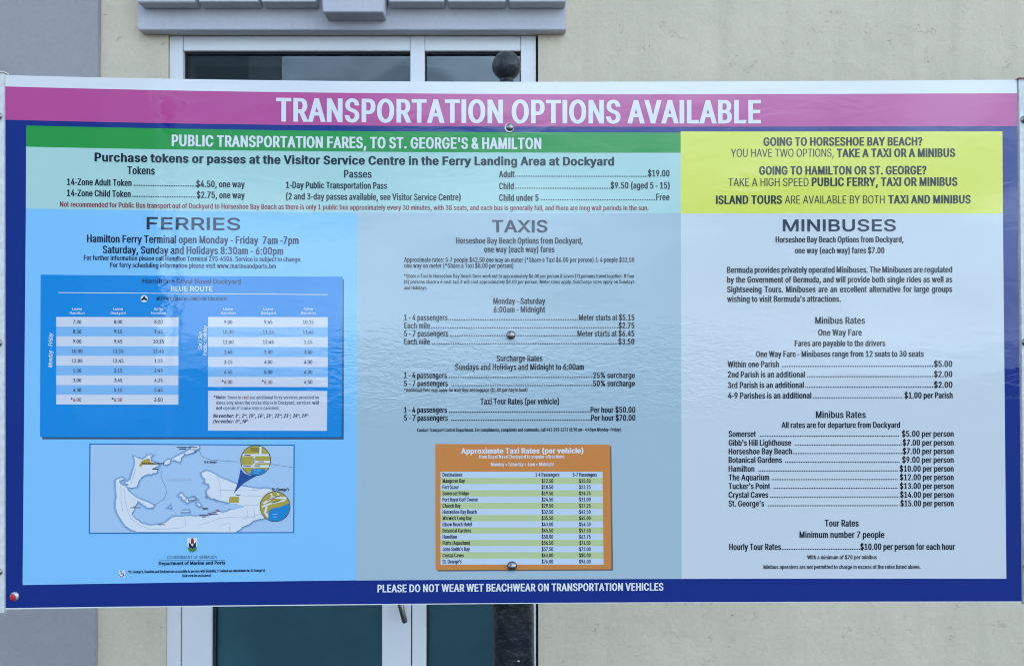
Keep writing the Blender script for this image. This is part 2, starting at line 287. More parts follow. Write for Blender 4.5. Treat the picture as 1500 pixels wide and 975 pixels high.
# ---------------------------------------------------------------- lettering
# outlines of a plain grotesque, 1000 units to the cap height, two characters per coordinate
GL = {
    'A': (943, [[32, 0, 396, 1000, 543, 1000, 910, 0, 777, 0, 564, 595, 456, 940, 482, 940, 374, 595, 167, 0], [216, 279, 216, 391, 727, 391, 727, 279]]),
    'B': (897, [[118, 0, 118, 1000, 474, 1000, 539, 996, 597, 984, 646, 964, 688, 938, 722, 906, 749, 869, 767, 827, 779, 783, 783, 735, 773, 660, 760, 629, 734, 591, 700, 562, 661, 540, 619, 524, 619, 515, 651, 510, 714, 483, 769, 432, 791, 399, 808, 361, 818, 317, 821, 268, 818, 219, 806, 173, 787, 131, 759, 94, 722, 62, 677, 35, 623, 16, 558, 4, 485, 0], [245, 112, 481, 112, 552, 117, 607, 132, 648, 157, 676, 189, 693, 226, 699, 268, 692, 317, 673, 361, 654, 388, 601, 429, 567, 443, 488, 454, 245, 454], [245, 561, 503, 563, 566, 582, 605, 608, 635, 642, 654, 683, 660, 732, 655, 773, 640, 811, 614, 843, 578, 868, 531, 883, 472, 888, 245, 888]]),
    'C': (1003, [[463, -10, 403, 2, 347, 22, 295, 49, 248, 83, 205, 125, 168, 172, 137, 227, 112, 287, 94, 352, 83, 423, 79, 499, 83, 576, 94, 647, 112, 713, 137, 773, 168, 827, 205, 875, 248, 916, 295, 951, 347, 978, 403, 998, 463, 1010, 575, 1011, 623, 1004, 712, 974, 790, 926, 824, 896, 880, 822, 902, 780, 930, 685, 803, 685, 788, 733, 765, 776, 737, 812, 702, 842, 663, 866, 620, 883, 574, 893, 526, 896, 466, 891, 411, 875, 361, 850, 316, 814, 277, 769, 246, 715, 222, 652, 208, 580, 203, 499, 208, 419, 222, 347, 246, 284, 278, 230, 316, 185, 361, 150, 412, 124, 467, 109, 526, 104, 574, 107, 620, 118, 663, 135, 702, 158, 737, 188, 765, 225, 788, 267, 803, 315, 930, 315, 902, 220, 881, 178, 825, 105, 791, 74, 713, 26, 623, -3, 576, -11]]),
    'D': (987, [[430, 0, 189, 0, 189, 112, 422, 112, 499, 117, 567, 133, 625, 159, 674, 194, 714, 239, 745, 293, 767, 355, 780, 425, 785, 502, 780, 578, 767, 647, 745, 709, 715, 762, 676, 806, 628, 842, 572, 867, 507, 883, 434, 888, 183, 888, 183, 1000, 443, 1000, 513, 996, 579, 985, 638, 966, 693, 940, 757, 895, 810, 838, 852, 769, 876, 710, 894, 646, 904, 577, 907, 502, 904, 427, 893, 357, 876, 292, 852, 233, 821, 180, 783, 134, 739, 94, 689, 60, 633, 34, 571, 15, 504, 4], [245, 1000, 245, 0, 118, 0, 118, 1000]]),
    'E': (823, [[118, 0, 118, 1000, 732, 1000, 732, 888, 245, 888, 245, 562, 699, 562, 699, 450, 245, 450, 245, 112, 738, 112, 738, 0]]),
    'F': (806, [[118, 0, 118, 1000, 726, 1000, 726, 888, 245, 888, 245, 547, 681, 547, 681, 435, 245, 435, 245, 0]]),
    'G': (1023, [[528, -13, 463, -10, 403, 2, 346, 22, 294, 49, 246, 84, 204, 125, 167, 173, 136, 227, 111, 287, 93, 353, 83, 423, 79, 499, 83, 576, 93, 647, 111, 713, 136, 773, 167, 827, 203, 875, 245, 916, 293, 951, 344, 978, 400, 998, 458, 1010, 572, 1011, 669, 990, 755, 950, 827, 891, 857, 857, 904, 777, 921, 733, 932, 685, 802, 685, 784, 732, 761, 773, 733, 809, 700, 839, 662, 864, 589, 890, 521, 896, 464, 891, 410, 876, 360, 850, 315, 815, 277, 770, 246, 715, 222, 652, 208, 580, 203, 499, 208, 419, 222, 348, 246, 285, 278, 231, 317, 186, 362, 150, 413, 125, 469, 109, 528, 104, 582, 108, 632, 120, 678, 140, 718, 167, 751, 201, 779, 242, 799, 289, 811, 341, 815, 398, 854, 391, 556, 391, 556, 503, 940, 503, 940, 393, 934, 315, 916, 243, 886, 179, 846, 122, 798, 75, 740, 37, 676, 9, 605, -8]]),
    'H': (1016, [[118, 0, 118, 1000, 245, 1000, 245, 568, 771, 568, 771, 1000, 898, 1000, 898, 0, 771, 0, 771, 456, 245, 456, 245, 0]]),
    'I': (330, [[98, 0, 98, 1000, 232, 1000, 232, 0]]),
    'J': (779, [[364, -13, 281, -5, 209, 21, 148, 64, 112, 107, 86, 159, 70, 218, 65, 340, 192, 340, 197, 229, 213, 183, 239, 146, 274, 119, 315, 103, 364, 98, 411, 103, 453, 119, 487, 146, 513, 183, 529, 229, 534, 286, 534, 1000, 661, 1000, 661, 286, 656, 218, 640, 159, 614, 107, 578, 64, 518, 21, 446, -5]]),
    'K': (917, [[205, 286, 205, 425, 343, 596, 715, 1000, 881, 1000, 454, 542, 448, 543], [118, 0, 118, 1000, 245, 1000, 245, 0], [732, 0, 369, 509, 448, 608, 882, 0]]),
    'L': (772, [[118, 0, 118, 1000, 245, 1000, 245, 112, 710, 112, 710, 0]]),
    'M': (1235, [[118, 0, 118, 1000, 298, 1000, 565, 312, 632, 96, 604, 96, 693, 368, 936, 1000, 1116, 1000, 1116, 0, 991, 0, 997, 899, 1008, 899, 896, 572, 672, 0, 562, 0, 285, 710, 220, 899, 234, 899, 240, 572, 240, 0]]),
    'N': (1029, [[118, 0, 118, 1000, 268, 1000, 713, 296, 813, 108, 796, 105, 784, 383, 784, 1000, 911, 1000, 911, 0, 760, 0, 349, 650, 211, 889, 234, 892, 246, 572, 246, 0]]),
    'O': (1048, [[525, -13, 462, -10, 403, 2, 348, 22, 296, 49, 248, 83, 206, 125, 169, 172, 137, 227, 112, 287, 94, 352, 83, 423, 79, 499, 83, 576, 94, 647, 112, 713, 137, 773, 169, 827, 206, 875, 248, 916, 296, 951, 348, 978, 403, 998, 462, 1010, 525, 1013, 587, 1010, 647, 998, 702, 978, 754, 951, 802, 916, 844, 875, 880, 827, 912, 773, 937, 713, 955, 647, 966, 576, 969, 499, 966, 423, 955, 352, 937, 287, 912, 227, 880, 172, 844, 125, 802, 83, 754, 49, 702, 22, 647, 2, 587, -10], [525, 104, 583, 109, 637, 124, 687, 149, 732, 184, 771, 229, 803, 283, 827, 347, 841, 419, 846, 499, 841, 581, 827, 653, 803, 717, 771, 771, 732, 816, 687, 851, 637, 876, 583, 891, 525, 896, 467, 891, 413, 876, 362, 850, 317, 815, 278, 770, 246, 716, 222, 653, 208, 580, 203, 499, 208, 419, 222, 347, 246, 284, 278, 229, 317, 185, 362, 150, 413, 124, 467, 109]]),
    'P': (874, [[118, 0, 118, 1000, 462, 1000, 535, 995, 599, 981, 653, 958, 699, 927, 737, 889, 766, 845, 787, 795, 799, 741, 803, 683, 799, 626, 787, 572, 766, 522, 737, 477, 699, 439, 653, 407, 599, 384, 535, 370, 462, 365, 215, 365, 215, 477, 506, 479, 548, 488, 584, 503, 613, 523, 637, 548, 655, 577, 675, 645, 675, 722, 655, 789, 637, 818, 613, 842, 584, 862, 548, 877, 505, 886, 245, 889, 245, 0]]),
    'Q': (1048, [[482, 313, 615, 313, 921, -94, 788, -94], [525, -13, 462, -10, 403, 2, 348, 22, 296, 49, 248, 83, 206, 125, 169, 172, 137, 227, 112, 287, 94, 352, 83, 423, 79, 499, 83, 576, 94, 647, 112, 713, 137, 773, 169, 827, 206, 875, 248, 916, 296, 951, 348, 978, 403, 998, 462, 1010, 525, 1013, 587, 1010, 647, 998, 702, 978, 754, 951, 802, 916, 844, 875, 880, 827, 912, 773, 937, 713, 955, 647, 966, 576, 969, 499, 966, 423, 955, 352, 937, 287, 912, 227, 880, 172, 844, 125, 802, 83, 754, 49, 702, 22, 647, 2, 587, -10], [525, 104, 583, 109, 637, 124, 687, 149, 732, 184, 771, 229, 803, 283, 827, 347, 841, 419, 846, 499, 841, 581, 827, 653, 803, 717, 771, 771, 732, 816, 687, 851, 637, 876, 583, 891, 525, 896, 467, 891, 413, 876, 362, 850, 317, 815, 278, 770, 246, 716, 222, 653, 208, 580, 203, 499, 208, 419, 222, 347, 246, 284, 278, 229, 317, 185, 362, 150, 413, 124, 467, 109]]),
    'R': (883, [[118, 0, 118, 1000, 464, 1000, 536, 996, 600, 982, 655, 960, 701, 931, 738, 894, 767, 851, 788, 803, 801, 750, 805, 692, 801, 634, 788, 582, 767, 534, 738, 491, 701, 456, 654, 427, 599, 406, 536, 393, 464, 389, 189, 389, 189, 501, 508, 504, 585, 524, 627, 553, 656, 591, 669, 621, 679, 692, 669, 765, 656, 796, 638, 823, 614, 846, 585, 864, 549, 878, 458, 889, 245, 889, 245, 0], [694, 0, 452, 450, 595, 450, 841, 0]]),
    'S': (878, [[440, -17, 370, -13, 307, -2, 251, 18, 201, 45, 159, 78, 126, 118, 100, 163, 83, 214, 75, 268, 205, 268, 224, 200, 243, 172, 266, 149, 327, 115, 400, 99, 484, 99, 562, 118, 596, 135, 648, 181, 665, 209, 676, 240, 679, 274, 673, 317, 653, 352, 622, 379, 582, 402, 481, 437, 361, 470, 285, 497, 221, 529, 169, 568, 132, 615, 110, 670, 102, 732, 107, 786, 122, 836, 147, 880, 181, 919, 222, 952, 270, 979, 325, 998, 383, 1010, 446, 1013, 510, 1010, 568, 998, 621, 978, 668, 952, 708, 920, 741, 882, 766, 839, 782, 793, 788, 743, 663, 743, 652, 789, 629, 828, 594, 860, 550, 883, 499, 897, 401, 899, 329, 880, 285, 855, 253, 822, 233, 783, 226, 738, 234, 692, 257, 656, 292, 627, 333, 606, 417, 577, 612, 518, 676, 487, 732, 444, 776, 388, 791, 354, 800, 316, 803, 272, 798, 220, 784, 170, 760, 125, 727, 84, 685, 49, 636, 21, 578, 0, 512, -13]]),
    'T': (882, [[62, 888, 62, 1000, 819, 1000, 819, 888, 505, 888, 505, 0, 379, 0, 379, 888]]),
    'U': (1017, [[509, -16, 433, -11, 365, 4, 303, 30, 248, 65, 203, 107, 166, 157, 140, 213, 123, 274, 118, 340, 118, 1000, 244, 1000, 244, 350, 248, 304, 259, 261, 277, 222, 301, 187, 331, 158, 368, 134, 410, 116, 457, 105, 509, 101, 561, 105, 608, 116, 650, 134, 686, 158, 716, 187, 740, 222, 758, 261, 768, 304, 772, 350, 772, 1000, 899, 1000, 899, 340, 893, 274, 877, 213, 850, 157, 814, 107, 768, 65, 714, 30, 653, 4, 584, -11]]),
    'V': (943, [[401, 0, 32, 1000, 166, 1000, 423, 270, 487, 60, 461, 60, 569, 405, 776, 1000, 910, 1000, 546, 0]]),
    'W': (1349, [[305, 0, 32, 1000, 162, 1000, 345, 286, 387, 78, 372, 78, 440, 385, 602, 1000, 746, 1000, 933, 286, 977, 78, 960, 78, 1028, 385, 1186, 1000, 1316, 1000, 1042, 0, 895, 0, 723, 635, 691, 769, 660, 934, 687, 934, 658, 776, 625, 635, 453, 0]]),
    'X': (932, [[36, 0, 427, 559, 427, 464, 58, 1000, 205, 1000, 401, 710, 479, 574, 456, 574, 534, 710, 734, 1000, 877, 1000, 509, 470, 509, 564, 896, 0, 750, 0, 491, 384, 453, 454, 481, 454, 357, 254, 180, 0]]),
    'Y': (928, [[400, 0, 400, 409, 32, 1000, 179, 1000, 437, 574, 491, 453, 440, 453, 494, 576, 551, 677, 749, 1000, 895, 1000, 527, 409, 527, 0]]),
    'Z': (862, [[82, 0, 82, 91, 602, 846, 670, 935, 684, 893, 79, 888, 79, 1000, 780, 1000, 780, 907, 263, 158, 191, 65, 177, 107, 785, 112, 785, 0]]),
    'a': (765, [[268, -14, 226, -5, 186, 10, 150, 30, 119, 56, 94, 88, 75, 124, 63, 166, 60, 212, 71, 287, 85, 316, 114, 352, 152, 380, 246, 414, 496, 452, 521, 462, 537, 477, 542, 505, 537, 547, 524, 583, 502, 612, 471, 633, 432, 646, 385, 650, 335, 646, 293, 634, 259, 615, 231, 591, 197, 538, 81, 572, 100, 615, 125, 650, 154, 680, 223, 724, 301, 748, 381, 756, 470, 746, 532, 725, 589, 688, 634, 630, 649, 591, 659, 546, 662, 0, 544, 0, 544, 102, 536, 102, 495, 48, 464, 23, 423, 2, 355, -15], [335, 89, 377, 92, 415, 101, 448, 115, 488, 145, 518, 183, 536, 226, 542, 271, 542, 373, 510, 358, 264, 312, 230, 296, 203, 274, 186, 244, 181, 206, 185, 171, 200, 142, 224, 119, 255, 103, 292, 93]]),
    'b': (834, [[451, -16, 371, -6, 339, 7, 300, 33, 271, 61, 232, 115, 220, 115, 220, 0, 103, 0, 103, 1000, 223, 1000, 223, 628, 232, 628, 270, 680, 299, 708, 337, 733, 406, 753, 450, 756, 510, 750, 565, 735, 615, 709, 659, 673, 697, 628, 727, 575, 749, 514, 763, 446, 767, 371, 763, 296, 749, 228, 727, 166, 697, 113, 660, 68, 616, 32, 566, 5, 511, -11], [433, 92, 477, 96, 515, 108, 549, 129, 578, 156, 602, 190, 621, 229, 642, 321, 645, 372, 634, 470, 621, 513, 603, 552, 579, 585, 550, 612, 516, 632, 477, 644, 433, 648, 389, 644, 351, 633, 317, 613, 288, 587, 264, 555, 232, 473, 221, 372, 232, 270, 246, 226, 265, 187, 289, 154, 318, 128, 352, 108, 390, 96]]),
    'c': (778, [[407, -16, 343, -11, 283, 5, 230, 32, 182, 69, 142, 114, 110, 167, 86, 228, 72, 295, 67, 368, 72, 443, 86, 511, 110, 572, 142, 626, 182, 671, 230, 707, 283, 734, 343, 750, 407, 756, 478, 749, 558, 724, 600, 700, 637, 669, 686, 605, 711, 544, 595, 515, 571, 568, 531, 611, 476, 639, 407, 648, 361, 644, 320, 631, 285, 610, 256, 581, 232, 547, 213, 508, 192, 418, 189, 368, 200, 274, 213, 231, 232, 192, 256, 158, 285, 130, 320, 108, 361, 96, 407, 91, 477, 101, 532, 130, 573, 174, 598, 230, 713, 201, 688, 138, 671, 110, 639, 73, 574, 24, 479, -10]]),
    'd': (834, [[384, -16, 324, -11, 269, 5, 219, 32, 175, 68, 138, 113, 107, 166, 85, 228, 72, 296, 67, 371, 72, 446, 85, 514, 108, 575, 138, 628, 176, 673, 220, 709, 270, 735, 325, 750, 385, 756, 466, 745, 497, 733, 536, 708, 565, 680, 602, 628, 611, 628, 611, 1000, 731, 1000, 731, 0, 615, 0, 615, 115, 603, 115, 564, 61, 534, 33, 496, 7, 464, -6], [402, 92, 445, 96, 483, 108, 517, 128, 546, 154, 570, 187, 589, 226, 610, 319, 613, 372, 602, 473, 589, 517, 570, 555, 547, 587, 518, 613, 484, 633, 445, 644, 402, 648, 358, 644, 318, 632, 284, 612, 255, 585, 232, 552, 213, 513, 192, 423, 189, 372, 200, 273, 213, 229, 232, 190, 256, 156, 285, 129, 319, 108, 358, 96]]),
    'e': (794, [[417, -16, 348, -11, 285, 5, 230, 32, 182, 69, 142, 113, 109, 167, 86, 227, 72, 294, 67, 367, 72, 441, 86, 508, 109, 569, 140, 624, 179, 669, 226, 706, 280, 734, 339, 750, 403, 756, 483, 747, 560, 719, 628, 670, 657, 637, 682, 599, 702, 554, 717, 503, 730, 381, 730, 333, 147, 333, 147, 434, 664, 434, 609, 397, 598, 488, 585, 528, 567, 563, 544, 593, 516, 617, 483, 635, 446, 645, 403, 649, 360, 645, 322, 634, 288, 616, 258, 592, 214, 530, 191, 455, 192, 297, 201, 250, 217, 209, 239, 173, 265, 144, 297, 121, 333, 104, 373, 94, 417, 91, 460, 94, 499, 104, 532, 120, 561, 143, 584, 172, 601, 207, 717, 179, 684, 108, 659, 77, 629, 50, 594, 27, 513, -5]]),
    'f': (499, [[448, 746, 448, 643, 13, 643, 13, 746], [158, 0, 158, 848, 162, 889, 172, 924, 188, 955, 236, 1003, 299, 1032, 368, 1042, 437, 1036, 477, 1024, 447, 921, 383, 932, 336, 925, 303, 904, 285, 870, 279, 823, 279, 0]]),
    'g': (836, [[354, -294, 263, -274, 225, -259, 162, -216, 116, -165, 99, -136, 199, -80, 239, -130, 267, -154, 333, -183, 407, -191, 463, -186, 513, -172, 555, -148, 587, -113, 606, -68, 612, -11, 612, 134, 602, 134, 563, 82, 534, 54, 496, 31, 464, 19, 383, 9, 325, 14, 271, 28, 221, 52, 177, 85, 139, 127, 108, 177, 85, 236, 72, 302, 67, 376, 72, 449, 85, 516, 108, 577, 139, 629, 176, 673, 221, 709, 271, 735, 326, 750, 385, 756, 467, 746, 498, 733, 537, 708, 566, 680, 605, 627, 615, 627, 615, 746, 732, 746, 732, -17, 727, -78, 713, -131, 689, -177, 656, -214, 617, -244, 571, -267, 520, -283, 465, -293], [403, 116, 446, 120, 484, 130, 518, 148, 547, 172, 571, 202, 590, 238, 603, 280, 614, 379, 603, 476, 590, 519, 571, 556, 548, 588, 519, 614, 485, 633, 446, 644, 403, 648, 359, 644, 319, 632, 285, 612, 256, 586, 232, 554, 213, 516, 192, 428, 189, 379, 200, 282, 214, 241, 233, 204, 257, 174, 286, 149, 320, 131, 359, 120]]),
    'h': (806, [[223, 0, 103, 0, 103, 1000, 223, 1000, 223, 565, 201, 565, 227, 627, 260, 676, 299, 712, 344, 736, 393, 751, 447, 756, 495, 752, 540, 742, 580, 724, 616, 700, 646, 669, 670, 631, 688, 585, 698, 532, 702, 472, 702, 0, 582, 0, 582, 462, 577, 516, 562, 562, 537, 598, 503, 625, 461, 642, 413, 647, 346, 637, 316, 624, 278, 595, 248, 556, 226, 487]]),
    'i': (328, [[103, 0, 103, 746, 223, 746, 223, 0], [164, 870, 133, 876, 106, 894, 87, 919, 81, 950, 87, 981, 106, 1006, 133, 1024, 164, 1030, 197, 1024, 224, 1006, 242, 981, 248, 950, 242, 919, 224, 894, 197, 876]]),
    'j': (328, [[103, 746, 223, 746, 221, -103, 200, -178, 181, -208, 157, -234, 127, -254, 93, -269, 53, -278, -19, -281, -19, -170, 49, -163, 80, -141, 97, -106, 103, -57], [164, 870, 132, 876, 105, 894, 87, 919, 81, 950, 87, 981, 105, 1006, 132, 1024, 164, 1030, 196, 1024, 223, 1006, 242, 981, 248, 950, 242, 919, 223, 894, 196, 876]]),
    'k': (748, [[216, 268, 216, 416, 237, 416, 559, 746, 708, 746, 362, 392, 348, 392], [103, 0, 103, 1000, 223, 1000, 223, 0], [578, 0, 291, 365, 376, 450, 732, 0]]),
    'l': (315, [[92, 0, 92, 1000, 217, 1000, 217, 0]]),
    'm': (1199, [[103, 0, 103, 746, 220, 746, 221, 581, 211, 581, 240, 651, 260, 680, 297, 715, 338, 739, 384, 754, 431, 759, 482, 754, 527, 737, 565, 709, 595, 672, 617, 629, 631, 579, 614, 579, 625, 614, 663, 674, 716, 720, 783, 749, 820, 757, 901, 756, 940, 747, 977, 731, 1011, 709, 1039, 680, 1063, 646, 1080, 604, 1091, 556, 1095, 501, 1095, 0, 974, 0, 974, 499, 969, 548, 954, 586, 929, 615, 897, 634, 861, 646, 823, 650, 776, 644, 736, 629, 703, 603, 679, 570, 664, 531, 659, 486, 659, 0, 539, 0, 539, 511, 534, 550, 520, 583, 497, 611, 467, 633, 432, 645, 392, 650, 350, 645, 310, 629, 275, 604, 247, 568, 234, 539, 223, 468, 223, 0]]),
    'n': (805, [[223, 0, 103, 0, 103, 746, 219, 746, 220, 565, 201, 565, 227, 627, 260, 676, 299, 712, 344, 736, 393, 751, 447, 756, 495, 752, 540, 742, 580, 724, 615, 700, 645, 669, 669, 631, 688, 585, 698, 532, 702, 472, 702, 0, 582, 0, 582, 462, 577, 516, 562, 562, 537, 598, 503, 625, 461, 642, 413, 647, 346, 637, 316, 624, 278, 595, 248, 556, 226, 487]]),
    'o': (816, [[407, -16, 343, -11, 283, 5, 230, 32, 182, 69, 142, 114, 110, 167, 86, 228, 72, 295, 67, 368, 72, 443, 86, 511, 110, 572, 142, 626, 182, 671, 230, 707, 283, 734, 343, 750, 407, 756, 473, 750, 533, 734, 587, 707, 634, 671, 674, 626, 706, 572, 730, 511, 744, 443, 749, 368, 744, 295, 730, 228, 706, 167, 674, 114, 634, 69, 587, 32, 533, 5, 473, -11], [407, 91, 455, 96, 496, 108, 531, 130, 561, 158, 585, 192, 604, 231, 625, 320, 628, 368, 617, 464, 604, 507, 585, 547, 561, 581, 531, 610, 496, 631, 455, 644, 407, 648, 361, 644, 320, 631, 285, 610, 256, 581, 232, 547, 213, 508, 192, 418, 189, 368, 200, 274, 213, 231, 232, 192, 256, 158, 285, 130, 320, 108, 361, 96]]),
    'p': (834, [[103, -281, 103, 746, 220, 746, 220, 628, 232, 628, 270, 680, 299, 708, 337, 733, 406, 753, 450, 756, 510, 750, 565, 735, 615, 709, 659, 673, 697, 628, 727, 575, 749, 514, 763, 446, 767, 371, 763, 296, 749, 228, 727, 166, 697, 113, 660, 68, 616, 32, 566, 5, 511, -11, 451, -16, 371, -6, 339, 7, 301, 33, 271, 61, 232, 115, 223, 115, 223, -281], [433, 92, 477, 96, 515, 108, 549, 129, 578, 156, 602, 190, 621, 229, 642, 321, 645, 372, 634, 470, 621, 513, 603, 552, 579, 585, 550, 612, 516, 632, 477, 644, 433, 648, 389, 644, 351, 633, 317, 613, 288, 587, 264, 555, 232, 473, 221, 372, 232, 270, 246, 226, 265, 187, 289, 154, 318, 128, 352, 108, 390, 96]]),
    'q': (834, [[731, -281, 611, -281, 611, 115, 602, 115, 564, 61, 534, 33, 496, 7, 464, -6, 384, -16, 324, -11, 269, 5, 219, 32, 175, 68, 138, 113, 107, 166, 85, 228, 72, 296, 67, 371, 72, 446, 85, 514, 108, 575, 138, 628, 176, 673, 220, 709, 270, 735, 325, 750, 385, 756, 466, 745, 497, 733, 536, 708, 565, 680, 603, 628, 615, 628, 615, 746, 731, 746], [402, 92, 445, 96, 483, 108, 517, 128, 546, 154, 570, 187, 589, 226, 610, 319, 613, 372, 602, 473, 589, 517, 570, 555, 547, 587, 518, 613, 484, 633, 445, 644, 402, 648, 358, 644, 318, 632, 284, 612, 255, 585, 232, 552, 213, 513, 192, 423, 189, 372, 200, 273, 213, 229, 232, 190, 256, 156, 285, 129, 319, 108, 358, 96]]),
    'r': (509, [[103, 0, 103, 746, 219, 746, 219, 631, 227, 631, 244, 666, 268, 696, 300, 722, 336, 741, 376, 753, 479, 754, 479, 634, 407, 640, 357, 635, 313, 618, 276, 592, 247, 557, 229, 515, 223, 466, 223, 0]]),
    's': (717, [[308, -14, 220, 7, 183, 24, 121, 74, 98, 107, 81, 144, 70, 185, 185, 209, 198, 172, 218, 142, 244, 118, 276, 102, 356, 89, 405, 93, 446, 104, 481, 122, 515, 159, 527, 202, 520, 238, 499, 267, 465, 289, 417, 305, 231, 353, 181, 378, 142, 409, 114, 446, 98, 489, 92, 538, 96, 579, 108, 617, 128, 652, 155, 682, 188, 707, 226, 728, 317, 753, 368, 756, 460, 745, 533, 715, 563, 693, 588, 667, 625, 605, 637, 570, 527, 545, 508, 585, 477, 620, 449, 639, 412, 650, 368, 654, 326, 650, 289, 640, 257, 623, 224, 588, 213, 545, 221, 507, 244, 478, 299, 449, 513, 392, 563, 368, 602, 337, 629, 300, 646, 258, 651, 209, 647, 167, 635, 128, 614, 93, 586, 61, 552, 34, 511, 13, 464, -3, 413, -13]]),
    't': (447, [[401, 746, 401, 643, 13, 643, 13, 746], [128, 926, 248, 926, 248, 192, 253, 150, 267, 120, 294, 104, 335, 98, 397, 105, 419, 3, 331, -8, 271, -2, 221, 14, 181, 42, 151, 80, 133, 127, 128, 183]]),
    'u': (806, [[358, -10, 310, -7, 266, 4, 226, 21, 190, 45, 160, 77, 136, 115, 118, 161, 107, 214, 103, 273, 103, 746, 223, 746, 223, 283, 229, 229, 244, 184, 269, 147, 303, 120, 345, 104, 393, 99, 428, 101, 490, 122, 528, 151, 557, 190, 571, 223, 582, 300, 582, 746, 702, 746, 702, 0, 586, 0, 586, 181, 604, 181, 578, 118, 545, 69, 505, 33, 461, 9, 412, -5]]),
    'v': (765, [[319, 0, 34, 746, 166, 746, 325, 305, 404, 41, 362, 41, 440, 305, 599, 746, 730, 746, 445, 0]]),
    'w': (1115, [[270, 0, 44, 746, 171, 746, 302, 268, 344, 81, 324, 81, 405, 420, 495, 746, 622, 746, 750, 267, 791, 81, 769, 81, 852, 420, 944, 746, 1070, 746, 844, 0, 724, 0, 571, 551, 544, 664, 571, 664, 487, 338, 391, 0]]),
    'x': (744, [[41, 0, 337, 429, 336, 336, 56, 746, 197, 746, 407, 405, 345, 405, 458, 601, 554, 746, 691, 746, 410, 332, 410, 421, 703, 0, 564, 0, 340, 357, 402, 357, 291, 168, 180, 0]]),
    'y': (765, [[93, -272, 121, -168, 174, -177, 204, -175, 231, -165, 256, -145, 278, -114, 319, -3, 34, 746, 166, 746, 325, 305, 404, 41, 361, 41, 440, 305, 600, 746, 730, 746, 385, -151, 347, -210, 313, -243, 274, -267, 230, -281, 180, -285, 127, -281]]),
    'z': (748, [[82, 0, 82, 90, 499, 628, 499, 635, 94, 635, 94, 746, 654, 746, 654, 650, 248, 118, 248, 111, 666, 111, 666, 0]]),
    '0': (891, [[446, -13, 375, -7, 312, 14, 255, 47, 207, 94, 167, 152, 135, 223, 117, 283, 104, 349, 94, 499, 104, 649, 136, 776, 168, 847, 208, 906, 256, 952, 312, 986, 375, 1007, 446, 1013, 516, 1007, 579, 986, 635, 952, 683, 906, 723, 847, 755, 776, 773, 716, 794, 577, 797, 499, 786, 349, 773, 283, 755, 223, 724, 152, 684, 94, 636, 47, 580, 14, 516, -7], [446, 97, 492, 103, 534, 118, 570, 145, 602, 181, 628, 227, 649, 283, 664, 347, 673, 419, 676, 499, 673, 581, 664, 653, 649, 717, 628, 773, 602, 819, 570, 855, 534, 882, 492, 898, 446, 903, 399, 898, 357, 882, 320, 855, 289, 819, 263, 773, 242, 717, 227, 653, 218, 581, 215, 499, 218, 419, 227, 347, 242, 283, 263, 227, 289, 181, 320, 145, 357, 118, 399, 103]]),
    '1': (891, [[150, 0, 150, 107, 768, 107, 768, 0], [542, 1000, 542, 0, 417, 0, 417, 881, 411, 881, 169, 703, 169, 839, 390, 1000]]),
    '2': (891, [[126, 0, 126, 93, 555, 555, 611, 642, 625, 685, 630, 730, 623, 780, 605, 823, 575, 857, 537, 883, 475, 901, 402, 901, 339, 880, 301, 851, 273, 813, 252, 749, 250, 711, 129, 711, 133, 769, 147, 822, 169, 869, 200, 912, 237, 947, 281, 976, 331, 997, 384, 1009, 442, 1013, 500, 1009, 553, 997, 601, 976, 644, 948, 680, 915, 710, 875, 732, 831, 745, 783, 747, 695, 729, 624, 690, 550, 660, 508, 525, 353, 300, 119, 300, 111, 765, 111, 765, 0]]),
    '3': (891, [[143, 817, 172, 875, 225, 930, 293, 970, 371, 994, 453, 1000, 535, 988, 610, 959, 674, 914, 721, 854, 746, 783, 743, 709, 715, 639, 665, 582, 598, 539, 522, 513, 442, 504, 330, 504, 330, 620, 438, 620, 497, 626, 548, 644, 589, 670, 617, 701, 630, 733, 631, 765, 620, 798, 595, 829, 556, 857, 506, 876, 449, 884, 392, 880, 339, 864, 297, 839, 267, 808, 248, 766], [339, 613, 523, 587, 601, 562, 671, 521, 728, 466, 767, 399, 787, 325, 783, 249, 758, 176, 713, 112, 652, 61, 579, 25, 499, 4, 415, 1, 333, 14, 257, 44, 191, 90, 139, 149, 108, 210, 212, 261, 235, 213, 267, 177, 311, 147, 364, 126, 422, 117, 482, 119, 539, 133, 588, 158, 628, 191, 655, 230, 669, 271, 671, 313, 660, 354, 637, 394, 601, 429, 554, 456, 499, 474, 321, 499]]),
    '4': (891, [[78, 207, 78, 311, 485, 1000, 611, 1000, 213, 326, 213, 319, 812, 319, 812, 207], [554, 0, 554, 624, 674, 624, 674, 0]]),
    '5': (891, [[435, -13, 377, -10, 324, 2, 275, 22, 231, 48, 194, 80, 163, 118, 139, 161, 124, 207, 117, 256, 240, 256, 250, 213, 271, 175, 302, 143, 341, 118, 385, 103, 435, 98, 474, 101, 510, 111, 543, 127, 572, 148, 597, 174, 617, 205, 632, 240, 641, 278, 644, 319, 641, 360, 632, 399, 596, 466, 570, 493, 540, 515, 506, 531, 469, 541, 395, 542, 329, 528, 285, 508, 252, 483, 132, 497, 189, 1000, 720, 1000, 720, 889, 296, 889, 263, 593, 305, 619, 349, 639, 416, 654, 495, 653, 538, 645, 615, 612, 678, 561, 705, 529, 745, 454, 766, 368, 764, 259, 749, 201, 725, 149, 693, 102, 653, 62, 607, 30, 554, 6, 497, -9]]),
